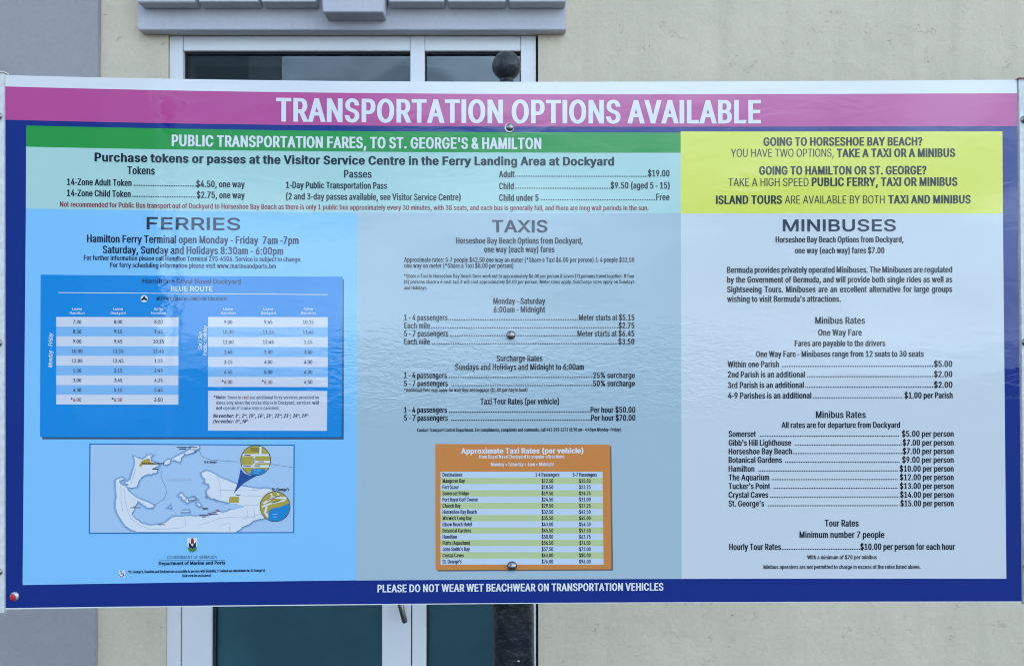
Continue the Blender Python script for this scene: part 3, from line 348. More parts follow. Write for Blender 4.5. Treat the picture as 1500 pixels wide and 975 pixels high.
    '6': (891, [[445, -13, 385, -9, 330, 5, 280, 29, 235, 61, 197, 100, 166, 146, 143, 199, 129, 256, 125, 318, 128, 367, 157, 470, 183, 527, 270, 669, 496, 1000, 633, 1000, 297, 513, 286, 513, 302, 541, 352, 587, 421, 614, 462, 617, 520, 613, 573, 600, 621, 579, 663, 550, 698, 514, 727, 471, 748, 423, 760, 368, 764, 309, 760, 249, 746, 193, 723, 143, 692, 98, 654, 59, 609, 28, 559, 5, 504, -9], [445, 95, 482, 98, 517, 108, 548, 123, 599, 169, 618, 199, 641, 269, 644, 309, 641, 349, 618, 419, 599, 449, 548, 494, 517, 509, 482, 518, 445, 521, 373, 510, 342, 495, 290, 450, 257, 387, 248, 351, 248, 271, 271, 200, 290, 170, 314, 144, 342, 123, 373, 108, 408, 98]]),
    '7': (891, [[191, 0, 636, 881, 636, 889, 122, 889, 122, 1000, 768, 1000, 768, 882, 324, 0]]),
    '8': (891, [[445, -13, 380, -9, 321, 3, 266, 22, 219, 49, 178, 82, 146, 121, 121, 166, 107, 214, 102, 266, 113, 346, 147, 418, 199, 474, 264, 511, 300, 520, 300, 525, 254, 542, 215, 569, 182, 605, 158, 648, 143, 696, 138, 748, 143, 797, 156, 842, 178, 884, 208, 921, 244, 953, 287, 979, 335, 998, 388, 1010, 445, 1013, 501, 1010, 554, 998, 602, 979, 644, 953, 681, 921, 710, 884, 733, 842, 746, 797, 750, 748, 745, 696, 731, 649, 706, 605, 674, 569, 635, 542, 591, 525, 591, 520, 626, 511, 690, 474, 742, 418, 776, 346, 785, 307, 788, 266, 783, 214, 768, 166, 744, 121, 711, 82, 671, 49, 623, 22, 569, 3, 509, -9], [487, 99, 526, 106, 560, 118, 603, 145, 635, 180, 655, 223, 662, 272, 659, 308, 634, 371, 587, 420, 522, 452, 485, 460, 404, 460, 367, 452, 302, 420, 255, 371, 239, 341, 230, 308, 227, 272, 233, 223, 253, 180, 285, 145, 329, 118, 402, 99], [445, 569, 495, 574, 539, 590, 576, 616, 604, 650, 622, 691, 628, 738, 622, 785, 605, 826, 577, 859, 541, 884, 496, 899, 445, 904, 378, 895, 349, 884, 312, 859, 284, 826, 267, 785, 261, 738, 267, 691, 284, 650, 312, 616, 349, 590, 394, 574]]),
    '9': (891, [[444, 1013, 504, 1009, 559, 995, 610, 971, 654, 939, 692, 900, 723, 854, 746, 801, 760, 744, 764, 682, 761, 633, 733, 530, 668, 406, 394, 0, 256, 0, 593, 487, 604, 487, 588, 459, 537, 413, 505, 397, 468, 386, 428, 383, 370, 387, 317, 400, 269, 421, 227, 450, 192, 486, 163, 529, 142, 577, 129, 632, 125, 691, 129, 752, 143, 807, 166, 858, 198, 903, 235, 941, 280, 972, 330, 995, 385, 1009], [444, 905, 408, 902, 342, 877, 314, 856, 291, 831, 272, 801, 249, 731, 246, 691, 249, 651, 272, 581, 291, 551, 314, 526, 342, 506, 374, 491, 408, 482, 444, 479, 516, 490, 548, 505, 599, 550, 632, 613, 641, 649, 644, 689, 641, 729, 618, 800, 576, 856, 548, 877, 517, 892, 482, 902]]),
    '.': (369, [[187, -9, 153, -2, 124, 17, 104, 46, 97, 81, 104, 115, 124, 144, 153, 164, 187, 170, 222, 164, 251, 144, 271, 115, 277, 81, 271, 46, 251, 17, 222, -2]]),
    ',': (369, [[74, -235, 133, 140, 269, 140, 166, -235]]),
    ':': (369, [[187, -9, 153, -2, 124, 17, 104, 46, 97, 81, 104, 115, 124, 144, 153, 164, 187, 170, 222, 164, 251, 144, 271, 115, 277, 81, 271, 46, 251, 17, 222, -2], [187, 532, 153, 539, 124, 558, 104, 587, 97, 621, 104, 656, 124, 685, 153, 705, 187, 711, 222, 705, 251, 685, 271, 656, 277, 621, 271, 587, 251, 558, 222, 539]]),
    '(': (537, [[175, 406, 185, 557, 224, 754, 286, 938, 347, 1060, 464, 1060, 402, 917, 352, 766, 317, 616, 300, 473, 299, 346, 315, 225, 347, 99, 436, -130, 464, -189, 347, -189, 273, -42, 219, 107, 186, 258]]),
    ')': (537, [[73, -189, 169, 35, 209, 167, 232, 289, 240, 406, 231, 543, 204, 691, 162, 842, 106, 989, 73, 1060, 190, 1060, 251, 938, 297, 811, 340, 636, 359, 480, 362, 406, 351, 256, 337, 180, 293, 30, 229, -117, 190, -189]]),
    '-': (470, [[70, 330, 70, 440, 400, 440, 400, 330]]),
    '$': (878, [[397, -146, 397, 1146, 481, 1146, 481, -146], [440, -17, 370, -13, 307, -2, 251, 18, 201, 45, 159, 78, 126, 118, 100, 163, 83, 214, 75, 268, 205, 268, 224, 200, 243, 172, 266, 149, 327, 115, 400, 99, 484, 99, 562, 118, 596, 135, 648, 181, 665, 209, 676, 240, 679, 274, 673, 317, 653, 352, 622, 379, 582, 402, 481, 437, 361, 470, 285, 497, 221, 529, 169, 568, 132, 615, 110, 670, 102, 732, 107, 786, 122, 836, 147, 880, 181, 919, 222, 952, 270, 979, 325, 998, 383, 1010, 446, 1013, 510, 1010, 568, 998, 621, 978, 668, 952, 708, 920, 741, 882, 766, 839, 782, 793, 788, 743, 663, 743, 652, 789, 629, 828, 594, 860, 550, 883, 499, 897, 401, 899, 329, 880, 285, 855, 253, 822, 233, 783, 226, 738, 234, 692, 257, 656, 292, 627, 333, 606, 417, 577, 612, 518, 676, 487, 732, 444, 776, 388, 791, 354, 800, 316, 803, 272, 798, 220, 784, 170, 760, 125, 727, 84, 685, 49, 636, 21, 578, 0, 512, -13]]),
    '%': (1329, [[345, 556, 305, 559, 269, 568, 237, 584, 187, 630, 157, 691, 147, 762, 150, 847, 157, 881, 188, 942, 210, 967, 269, 1004, 305, 1013, 345, 1016, 386, 1013, 422, 1004, 453, 988, 480, 967, 502, 942, 532, 881, 542, 811, 539, 725, 519, 659, 479, 605, 452, 584, 421, 568, 385, 559], [345, 644, 389, 653, 417, 679, 434, 718, 439, 811, 434, 854, 418, 893, 389, 920, 345, 929, 302, 920, 272, 893, 255, 854, 250, 762, 255, 718, 271, 679, 301, 653], [985, -19, 945, -16, 909, -6, 877, 9, 850, 30, 810, 84, 797, 116, 787, 187, 790, 272, 810, 339, 828, 368, 851, 393, 909, 429, 985, 442, 1061, 429, 1093, 413, 1120, 393, 1142, 368, 1159, 339, 1179, 272, 1179, 151, 1158, 84, 1141, 55, 1119, 30, 1092, 9, 1061, -6, 1025, -16], [985, 68, 1028, 77, 1057, 104, 1074, 143, 1079, 236, 1074, 280, 1058, 318, 1029, 345, 985, 354, 942, 345, 912, 318, 896, 280, 890, 236, 895, 143, 912, 104, 941, 77], [260, 0, 948, 1000, 1062, 1000, 374, 0]]),
    '&': (880, [[387, -13, 324, -9, 268, 3, 217, 23, 173, 50, 136, 83, 106, 122, 84, 165, 71, 212, 67, 262, 70, 302, 93, 372, 137, 433, 166, 461, 465, 692, 500, 737, 511, 764, 515, 796, 507, 840, 483, 875, 445, 898, 396, 906, 361, 902, 330, 891, 305, 872, 285, 848, 273, 818, 269, 784, 273, 748, 286, 714, 332, 643, 860, 0, 715, 0, 212, 609, 172, 676, 151, 746, 148, 783, 152, 826, 162, 865, 179, 901, 201, 932, 230, 959, 264, 981, 303, 997, 346, 1006, 393, 1009, 441, 1006, 484, 997, 522, 981, 556, 959, 584, 933, 606, 903, 623, 869, 633, 833, 636, 795, 632, 751, 619, 711, 599, 673, 573, 639, 503, 576, 266, 398, 216, 343, 197, 302, 191, 258, 197, 212, 215, 172, 244, 138, 282, 113, 344, 94, 379, 91, 457, 102, 494, 116, 562, 159, 619, 220, 661, 298, 675, 342, 686, 441, 801, 441, 792, 328, 764, 243, 729, 182, 654, 92, 619, 60, 579, 34, 533, 13, 484, -2]]),
    '*': (891, [[396, 438, 404, 650, 224, 536, 176, 620, 366, 718, 176, 816, 224, 902, 404, 787, 396, 1000, 492, 1000, 484, 787, 663, 902, 711, 816, 522, 718, 711, 620, 663, 536, 484, 650, 492, 438]]),
    '?': (705, [[260, 298, 268, 414, 278, 451, 300, 495, 330, 529, 439, 607, 485, 656, 501, 686, 511, 718, 514, 754, 509, 798, 492, 836, 467, 866, 433, 889, 394, 903, 349, 907, 308, 903, 269, 890, 235, 868, 208, 836, 189, 795, 181, 744, 54, 744, 60, 798, 74, 846, 96, 889, 126, 926, 161, 957, 202, 982, 248, 999, 297, 1010, 349, 1013, 405, 1010, 455, 999, 501, 980, 540, 955, 574, 923, 601, 887, 621, 845, 633, 799, 637, 750, 633, 699, 621, 653, 601, 612, 574, 575, 541, 542, 431, 462, 408, 435, 392, 404, 383, 364, 381, 298], [322, -9, 287, -2, 258, 17, 239, 46, 232, 81, 239, 115, 258, 144, 287, 163, 322, 170, 356, 163, 385, 144, 405, 115, 411, 81, 405, 46, 385, 17, 356, -2]]),
    "'": (405, [[153, 624, 138, 1000, 266, 1000, 252, 624]]),
    '/': (490, [[462, 1047, 140, -150, 28, -150, 350, 1047]]),
    '•': (764, [[382, 182, 344, 185, 308, 195, 243, 232, 217, 258, 180, 322, 170, 358, 167, 397, 170, 435, 180, 471, 196, 505, 217, 535, 243, 561, 274, 583, 308, 599, 344, 608, 382, 611, 420, 608, 457, 599, 490, 583, 521, 561, 568, 505, 584, 471, 597, 397, 584, 322, 568, 289, 521, 232, 457, 195, 420, 185]]),
    '▸': (800, [[60, 120, 60, 880, 740, 500]]),
}
GL = {k: (a, [np.array(c, float).reshape(-1, 2) for c in cs]) for k, (a, cs) in GL.items()}
_cache = {}
def fatten(c, dx, dy):
    p = np.roll(c, 1, 0); q = np.roll(c, -1, 0)
    e0 = c - p; e1 = q - c
    e0 = e0 / np.maximum(np.linalg.norm(e0, axis=1, keepdims=True), 1e-6); e1 = e1 / np.maximum(np.linalg.norm(e1, axis=1, keepdims=True), 1e-6)
    n0 = np.stack([-e0[:, 1], e0[:, 0]], 1); n1 = np.stack([-e1[:, 1], e1[:, 0]], 1)
    m = n0 + n1; k = (m * m).sum(1); m = m / np.maximum(k, .7)[:, None] * 2
    return c + m * np.array([dx, dy])
def glyph(ch, sx, dx, dy):
    key = (ch, round(sx, 2), round(dx), round(dy))
    if key in _cache: return _cache[key]
    cs = [fatten(c * np.array([key[1], 1.0]), key[2], key[3]) for c in GL[ch][1]]
    vs = []; es = []
    for c in cs:
        b = len(vs); vs += [Vector((float(x), float(y))) for x, y in c]; es += [(b + i, b + (i + 1) % len(c)) for i in range(len(c))]
    vo, _, fo, *_r = delaunay_2d_cdt(vs, es, [], 0, .01)
    vo = np.array([tuple(v) for v in vo]); fo = np.array(fo)
    cen = vo[fo].mean(1); wn = np.zeros(len(fo), int)
    for c in cs:
        a = c; b = np.roll(c, -1, 0)
        y0 = a[:, 1][None]; y1 = b[:, 1][None]; X = cen[:, 0][:, None]; Y = cen[:, 1][:, None]
        cr_ = (b[:, 0] - a[:, 0])[None] * (Y - y0) - (X - a[:, 0][None]) * (y1 - y0)
        wn += ((y0 <= Y) & (y1 > Y) & (cr_ > 0)).sum(1) - ((y0 > Y) & (y1 <= Y) & (cr_ < 0)).sum(1)
    fo = fo[wn != 0]
    _cache[key] = (vo, fo); return _cache[key]
STY = {'b': (.205, .16), 'm': (.185, .142), 's': (.17, .132), 'l': (.10, .09), 'x': (.27, .185), 'X': (.235, .165), 't': (.20, .16)}
SPC, TRK = 390, 1.25
def letters(body, h_ratio, style, W, sx=None, slant=0):
    """2-D verts and faces of a line, in cap heights, fitted to the width W (in cap heights)"""
    sv, sh = STY[style]; bar = 120
    def layout(k):
        dx = (sv * 1000 - 125 * k) / 2; dy = (sh * 1000 - 115) / 2; x = 0; pos = []
        for ch in body:
            if ch == ' ': x += SPC * k; pos.append(None); continue
            pos.append(x); x += GL[ch][0] * k + dx * TRK
        first = GL[body[0]][1]; last = GL[body[-1]][1]
        lo = min(c[:, 0].min() for c in first) * k - dx; hi = pos[-1] + max(c[:, 0].max() for c in last) * k + dx
        return dx, dy, pos, lo, hi
    if sx is None:
        a, b = .15, 3.0
        for _ in range(24):
            k = (a + b) / 2; _, _, _, lo, hi = layout(k)
            if hi - lo > W * 1000: b = k
            else: a = k
        sx = k
    dx, dy, pos, lo, hi = layout(sx)
    gap = 0; ns = body.count(' ')
    if ns: gap = (W * 1000 - (hi - lo)) / ns
    vv = []; ff = []; nb = 0; add = 0
    for ch, p in zip(body, pos):
        if p is None: add += gap; continue
        v, f = glyph(ch, sx, dx, dy)
        vx = (v[:, 0] + p + add - lo) / 1000; vy = v[:, 1] / 1000
        vv.append(np.stack([vx + vy * slant, vy], 1)); ff.append(f + nb); nb += len(v)
    return np.concatenate(vv), np.concatenate(ff), sx
def put(name, v2, f2, origin, ex, ey, lay, m, parent):
    u = origin[0] + v2[:, 0] * ex[0] + v2[:, 1] * ey[0]; w_ = origin[1] + v2[:, 0] * ex[1] + v2[:, 1] * ey[1]
    vv = np.stack([u, SY(u) - lay * LAY, SZ(u) + w_], 1)
    me = bpy.data.meshes.new(name); me.from_pydata(vv.tolist(), [], f2.tolist()); me.update(); me.materials.append(m)
    o = bpy.data.objects.new(name, me); COL.objects.link(o); o.parent = parent
    wl = Vector((0, 0, 0)); p = parent
    while p: wl += p.location; p = p.parent
    o.location = -wl
    return o
def text(parent, body, x0, x1, yb, cap, style='m', ink='ink', lay=6, sx=None, slant=0, label=None):
    xm = (x0 + x1) / 2
    u0, _ = uv(x0, yb); u1, _ = uv(x1, yb); _, v = uv(xm, yb); _, vt = uv(xm, yb - cap)
    h = vt - v
    v2, f2, k = letters(body, h, style, (u1 - u0) / h, sx, slant)
    o = put('lettering', v2, f2, (u0, v), (h, 0), (0, h), lay, V[ink], parent)
    if label: o['label'] = label
    return k
def ctext(parent, body, xc, w_, yb, cap, style='s', ink='ink', lay=6, slant=0): return text(parent, body, xc - w_ / 2, xc + w_ / 2, yb, cap, style, ink, lay, None, slant)
def vtext(parent, body, x, y0, y1, cap, style, ink, lay=6, slant=0):     # reads upward, baseline at x, from y0 (bottom) to y1
    u, v0 = uv(x, y0); _, v1 = uv(x, y1); ul, _ = uv(x - cap, y0); h = u - ul
    v2, f2, k = letters(body, h, style, (v1 - v0) / h, None, slant)
    return put('lettering', v2, f2, (u, v0), (0, h), (-h, 0), lay, V[ink], parent)
def dots(parent, x0, x1, yb, size=1.45, pitch=2.54, ink='ink', lay=6):
    vv = []; ff = []; n = int((x1 - x0) / pitch); u0, _ = uv(x0, yb); u1, _ = uv(x1, yb); _, v = uv((x0 + x1) / 2, yb); s = size * 1.82 / F
    for i in range(n + 1):
        u = u0 + (u1 - u0) * i / max(n, 1); b = len(vv)
        vv += [P(u, v, lay), P(u + s, v, lay), P(u + s, v + s, lay), P(u, v + s, lay)]; ff.append((b, b + 1, b + 2, b + 3))
    return mesh_obj('dotted_leader', vv, ff, V[ink], parent)
def row(parent, a, ax0, ax1, yb, b, bx0, bx1, yb2, d0, d1, cap, style='m'):
    text(parent, a, ax0, ax1, yb, cap, style); text(parent, b, bx0, bx1, yb2, cap, style); dots(parent, d0, d1, (yb + yb2) / 2 - .2)
# ================================================================ THE SETTING
g = mesh_obj('ground', [(-60, -38, 0), (60, -38, 0), (60, 60, 0), (-60, 60, 0)], [(0, 1, 2, 3)], M['ground']); tag(g, kind='structure')
g = mesh_obj('sea', [(-4000, -4000, -.8), (4000, -4000, -.8), (4000, 4000, -.8), (-4000, 4000, -.8)], [(0, 1, 2, 3)], M['sea']); tag(g, kind='structure')
g = MB().box(-60, 60, -38.4, -38, -1.6, .12).build('quay_wall', M['stone']); tag(g, kind='structure')

# ---------------------------------------------------------------- the building behind the sign
D = 3.60                                            # its wall face
bld = empty('building', (0, D, 0)); tag(bld, 'beige stuccoed building with a grey lintel over its white framed glass doors', 'building')
XL, XR = RX(244.3, D), RX(788.5, D)                 # door opening
ZT = RZ(50.5, D)
BH, WT = 12.0, .28
wb = MB()
wb.box(-14, XL, D, D + WT, 0, BH).box(XR, 14, D, D + WT, 0, BH)
wb.add([(XL, D, ZT), (XR, D, ZT), (XR, D, BH), (XL, D, BH), (XL, D + WT, ZT), (XR, D + WT, ZT)], [(0, 1, 2, 3), (0, 4, 5, 1)])
wb.build('wall', M['wall'], bld)
MB().box(-14, -13.7, D + WT, 14, 0, BH).box(13.7, 14, D + WT, 14, 0, BH).box(-13.7, 13.7, 13.7, 14, 0, BH).build('rear_wall', M['wall'], bld)
MB().box(-14.3, 14.3, D - .001, 14.3, BH + .002, BH + .3).build('roof', M['roof'], bld)
# grey painted pilaster at the left
MB().box(-6.2, RX(142.5, D - .02), D - .022, D - .001, 0, BH - .01, .004).build('pilaster', M['grey'], bld)
# lintel: a plain band with projecting voussoirs over it
LP = D - .055
lin = MB().box(RX(199, LP), RX(829.5, LP), LP, D - .001, RZ(44, LP), RZ(-120, LP), .004).build('lintel', M['lintel'], bld)
VP = D - .125
for x0, x1, yb in ((198, 283, 3.5), (289, 375.5, 3), (381, 461, 3), (568.5, 650, 3), (655.5, 740.5, 3), (746, 829, 3)):
    xa, xb = RX(x0, VP), RX(x1, VP); zb = RZ(yb, VP)
    MB().box(xa, xb, VP, LP - .001, zb, zb + .42, .003).build('voussoir', M['lintel'], lin)
KP = D - .15
xa, xb, xt = RX(472, KP), RX(560, KP), .05
zb = RZ(18, KP); zt = zb + .55
k = MB(); q = [(xa, zb), (xb, zb), (xb + xt, zt), (xa - xt, zt)]
bm = bmesh.new(); fv = [bm.verts.new((x, KP, z)) for x, z in q]; bv = [bm.verts.new((x, LP - .001, z)) for x, z in q]
bm.faces.new(fv); bm.faces.new(bv[::-1])
for i in range(4): bm.faces.new((fv[i], bv[i], bv[(i + 1) % 4], fv[(i + 1) % 4]))
bmesh.ops.bevel(bm, geom=bm.edges[:], offset=.003, segments=2, affect='EDGES'); bm.verts.index_update()
k.add([v.co.copy() for v in bm.verts], [tuple(v.index for v in f.verts) for f in bm.faces]); bm.free()
tag(k.build('keystone', M['lintel'], lin))
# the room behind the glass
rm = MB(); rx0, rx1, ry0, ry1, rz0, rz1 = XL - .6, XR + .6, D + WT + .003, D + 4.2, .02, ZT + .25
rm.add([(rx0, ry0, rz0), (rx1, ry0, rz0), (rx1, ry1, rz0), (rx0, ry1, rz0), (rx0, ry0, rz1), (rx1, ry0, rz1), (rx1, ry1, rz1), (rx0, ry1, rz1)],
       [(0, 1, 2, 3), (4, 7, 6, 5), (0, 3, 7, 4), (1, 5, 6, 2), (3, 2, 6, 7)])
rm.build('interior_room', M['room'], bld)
YR = D + .055
MB().box(XL - .02, XL + .012, YR + .07, D + WT, 0, ZT).box(XR - .012, XR + .02, YR + .07, D + WT, 0, ZT).box(XL + .012, XR - .012, YR + .07, D + WT, ZT - .05, ZT - .002).build('plaster_reveal', M['reveal'], bld)

# glazed door and its fixed lights
dr = empty('glazed_door', (0, YR - D, 0)); dr.parent = bld
FY = D + .012                                       # frame face
def fx(px): return RX(px, FY)
def fz(py): return RZ(py, FY)
ft, fb, tb0, tb1 = fz(52.5), .03, fz(360), fz(300)
xo0, xo1 = fx(246.5), fx(785)
fr = MB()
fr.box(xo0, fx(266), FY, FY + .07, fb, ft, .002).box(fx(763), xo1, FY, FY + .07, fb, ft, .002)
fr.box(fx(600.5), fx(621.5), FY, FY + .07, tb1, ft - .001, .002)
fr.box(fx(266) + .0015, fx(600.5) - .0015, FY + .002, FY + .07, fz(74), ft - .001, .002).box(fx(621.5) + .0015, fx(763) - .0015, FY + .002, FY + .07, fz(74), ft - .001, .002)
fr.box(fx(266) + .0015, fx(763) - .0015, FY + .001, FY + .07, tb0, tb1 - .001, .002)
fr.build('door_frame', M['alu'], dr)
# black strips standing in for the shade in the gap round the frame
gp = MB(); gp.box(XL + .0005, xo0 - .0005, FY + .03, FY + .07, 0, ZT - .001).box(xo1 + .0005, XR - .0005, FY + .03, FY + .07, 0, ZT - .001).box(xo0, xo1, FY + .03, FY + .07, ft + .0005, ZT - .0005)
gp.build('gasket_gap_shade', M['gasket_gap_shade'], dr)
GY = FY + .035
def pane(x0, x1, z0, z1, blind=False):
    o = MB().box(x0 + .001, x1 - .001, GY, GY + .006, z0, z1 - .001)
    o = mesh_obj('glass_pane', [(x0, GY, z0), (x1, GY, z0), (x1, GY, z1), (x0, GY, z1)], [(0, 1, 2, 3)], M['glass'], dr)
    t = .009
    gg = MB().box(x0, x1, GY - .012, GY - .001, z1 - t, z1).box(x0, x0 + t * .5, GY - .012, GY - .001, z0, z1 - t - .0002)
    gg.box(x1 - t * .35, x1, GY - .012, GY - .001, z0, z1 - t - .0002)
    gg.build('gasket_gap_shade', M['gasket_gap_shade'], dr)
    if blind: MB().box(x0 + .002, x1 - .002, GY + .045, GY + .047, z0, z1).build('blind', M['blind'], dr)
pane(fx(267), fx(600), tb1, fz(74.3)); pane(fx(622), fx(762.5), tb1, fz(74.3))
# leaves below the transom
def leaf(a, b, c, d):                               # outer left, glass left, glass right, outer right (px)
    y0 = FY + .004; m = MB()
    m.box(fx(a), fx(b), y0, y0 + .055, .04, tb0 - .004, .003).box(fx(c), fx(d), y0, y0 + .055, .04, tb0 - .004, .003)
    m.box(fx(b) + .0005, fx(c) - .0005, y0 + .001, y0 + .055, .04, .22, .003).box(fx(b) + .0005, fx(c) - .0005, y0 + .001, y0 + .055, tb0 - .12, tb0 - .005, .003)
    m.build('door_leaf', M['alu'], dr)
    pane(fx(b), fx(c), .22, tb0 - .12, True)
leaf(267.5, 310.5, 560, 602.2); leaf(604, 624.5, 745, 762)
hx, hz = at(584, 874, FY - .03)
h = MB(); h.lathe((hx, FY + .004, hz), (0, -1, 0), [(0, .024), (.010, .024), (.012, .020)]).lathe((hx, FY - .005, hz), (0, -1, 0), [(0, .010), (.045, .010)])
tx, tz = at(593.5, 915, FY - .05)
dv = Vector((tx - hx, -.004, tz - hz)); h.lathe((hx, FY - .048, hz + .012), dv, [(0, .0125), (.006, .0135), (dv.length * .95, .0125), (dv.length, .010)], 20)
h.build('handle', M['steel'], dr, True)

# ---------------------------------------------------------------- behind the photographer: what the glossy sign and the glass mirror
nb = empty('building', (-13, -17, 0)); tag(nb, 'tall slate grey building across the quay behind the photographer', 'building')
MB().box(-24, -7.4, -18, -14.5, 0, 12.5, .03).build('wall', M['stone'], nb)
MB().box(-24.2, -7.25, -18.2, -14.3, 12.502, 12.8, .03).build('roof', M['roof'], nb)
for zx in range(3):
    for xx in range(4):
        x = -9.8 - xx * 3.6; z = 1.6 + zx * 3.7
        wd = MB().box(x - .7, x + .7, -14.499, -14.42, z - .06, z).build('window', M['alu'], nb)
        MB().box(x - .6, x + .6, -14.498, -14.47, z + .001, z + 1.7).build('pane', M['gasket_gap_shade'], wd)
lx, ly = -3.98, -8.3
lp = empty('lamp_post', (lx, ly, 0)); tag(lp, 'slim grey lamp post on the quay behind the photographer', 'lamp post')
MB().lathe((lx, ly, 0), (0, 0, 1), [(0, .09), (.35, .085), (.40, .045), (5.3, .034)], 20).build('pole', M['lamp'], lp, True)
MB().lathe((lx, ly, 5.3), (0, 0, 1), [(0, .04), (.06, .09), (.30, .12), (.34, .13), (.42, .03)], 20).build('lantern', M['lamp'], lp, True)

# ================================================================ THE SIGN
sign = empty('information_sign', (0, 1.9, 0)); tag(sign, 'large white edged board of transport fares bolted to a dark iron post', 'sign')
TOP = [(7.8, 110.4), (250, 115.2), (500, 118.4), (750, 121), (1000, 119.4), (1250, 118.2), (1489.5, 117.2)]
BOT = [(7.9, 892.2), (250, 888), (500, 885.8), (750, 884), (1000, 882.4), (1250, 881.6), (1497, 881.2)]
tu = [uv(*p) for p in TOP]; bu = [uv(*p) for p in BOT]
vv = []; ff = []; n = 36
for i in range(n + 1):
    t = i / n
    U0 = bu[0][0] + (bu[-1][0] - bu[0][0]) * t; U1 = tu[0][0] + (tu[-1][0] - tu[0][0]) * t
    v0 = float(np.polyval(np.polyfit([p[0] for p in bu], [p[1] for p in bu], 2), U0)); v1 = float(np.polyval(np.polyfit([p[0] for p in tu], [p[1] for p in tu], 2), U1))
    for (u, v) in ((U0, v0), (U1, v1)):
        vv.append(P(u, v)); vv.append((u, SY(u) + .004, SZ(u) + v))
for i in range(n):
    a, b = 4 * i, 4 * i + 4
    ff += [(a, b, b + 2, a + 2), (a + 1, a + 3, b + 3, b + 1), (a + 2, b + 2, b + 3, a + 3), (a, a + 1, b + 1, b)]
ff += [(0, 2, 3, 1), (4 * n, 4 * n + 1, 4 * n + 3, 4 * n + 2)]
board = mesh_obj('board', vv, ff, V['white vinyl'], sign)
def bsheet(name, top, bot, lay, m, parent):        # a field that follows edges measured at several points
    a = [uv(*p) for p in top]; b = [uv(*p) for p in bot]; dg = 2 if len(top) > 2 else 1; db = 2 if len(bot) > 2 else 1
    pa = np.polyfit([p[0] for p in a], [p[1] for p in a], dg); pb = np.polyfit([p[0] for p in b], [p[1] for p in b], db); n = 36; vv = []
    for i in range(n + 1):
        t = i / n; U0 = b[0][0] + (b[-1][0] - b[0][0]) * t; U1 = a[0][0] + (a[-1][0] - a[0][0]) * t
        vv += [P(U0, float(np.polyval(pb, U0)), lay), P(U1, float(np.polyval(pa, U1)), lay)]
    return mesh_obj(name, vv, [(2 * i, 2 * i + 2, 2 * i + 3, 2 * i + 1) for i in range(n)], m, parent)
MT = [(8, 127), (250, 132.3), (500, 136), (750, 138.3), (1000, 138), (1250, 137.6), (1489.5, 136.8)]
MBt = [(8, 175.7), (250, 180.3), (500, 184), (750, 186), (1000, 185.5), (1250, 185.2), (1490, 185)]
NB = [(8.2, 890.3), (250, 886.3), (500, 884.4), (750, 882.8), (1000, 881.3), (1250, 880.4), (1496.7, 880.1)]
bsheet('border_field', MBt, NB, 1, V['navy vinyl'], sign)
title = bsheet('title_band', MT, MBt, 2, V['magenta vinyl'], sign)
text(title, 'TRANSPORTATION OPTIONS AVAILABLE', 404.5, 1114.5, 180.2, 33, 'b', 'white vinyl', label='large white title lettering')
text(sign, 'PLEASE DO NOT WEAR WET BEACHWEAR ON TRANSPORTATION VEHICLES', 553, 971.7, 865, 10.8, 'b', 'white vinyl')

fb_ = sheet('fares_heading_band', (38.3, 184), (997, 194.3), (997, 224), (38.3, 215), 2, V['green vinyl'], sign)
text(fb_, "PUBLIC TRANSPORTATION FARES, TO ST. GEORGE'S & HAMILTON", 251.7, 793, 217, 16, 'b', 'white vinyl')
fp = sheet('fares_panel', (38.3, 215), (997, 224), (997, 312.5), (38, 305.5), 2.5, V['mint vinyl'], sign)
text(fp, 'Purchase tokens or passes at the Visitor Service Centre in the Ferry Landing Area at Dockyard', 138.7, 899.5, 241, 12, 'x')
text(fp, 'Tokens', 186.7, 227, 255.5, 11.3, 'm'); text(fp, 'Passes', 504, 544.5, 260.3, 11, 'm')
row(fp, '14-Zone Adult Token', 98.3, 193, 271.8, '$4.50, one way', 287.5, 358.7, 274.4, 196, 286, 9.4)
row(fp, '14-Zone Child Token', 98.3, 191.7, 288, '$2.75, one way', 288.3, 358.7, 290.4, 193.5, 285, 9.4)
text(fp, '1-Day Public Transportation Pass', 419, 567, 276.2, 9.4); text(fp, '(2 and 3-day passes available, see Visitor Service Centre)', 419, 675, 293, 9.4)
row(fp, 'Adult', 731, 754, 260, '$19.00', 949, 980.7, 258.6, 755, 947, 9.4)
row(fp, 'Child', 731, 752.7, 277.3, '$9.50 (aged 5 - 15)', 894.3, 981, 276.3, 754, 892, 9.4)
row(fp, 'Child under 5', 731, 789, 294.3, 'Free', 961, 980.7, 293.3, 792, 958, 9.4)
text(fp, 'Not recommended for Public Bus transport out of Dockyard to Horseshoe Bay Beach as there is only 1 public bus approximately every 30 minutes, with 38 seats, and each bus is generally full, and there are long wait periods in the sun.', 88, 950, 307.3, 7.4, 's', 'red ink', label='dark red warning line')

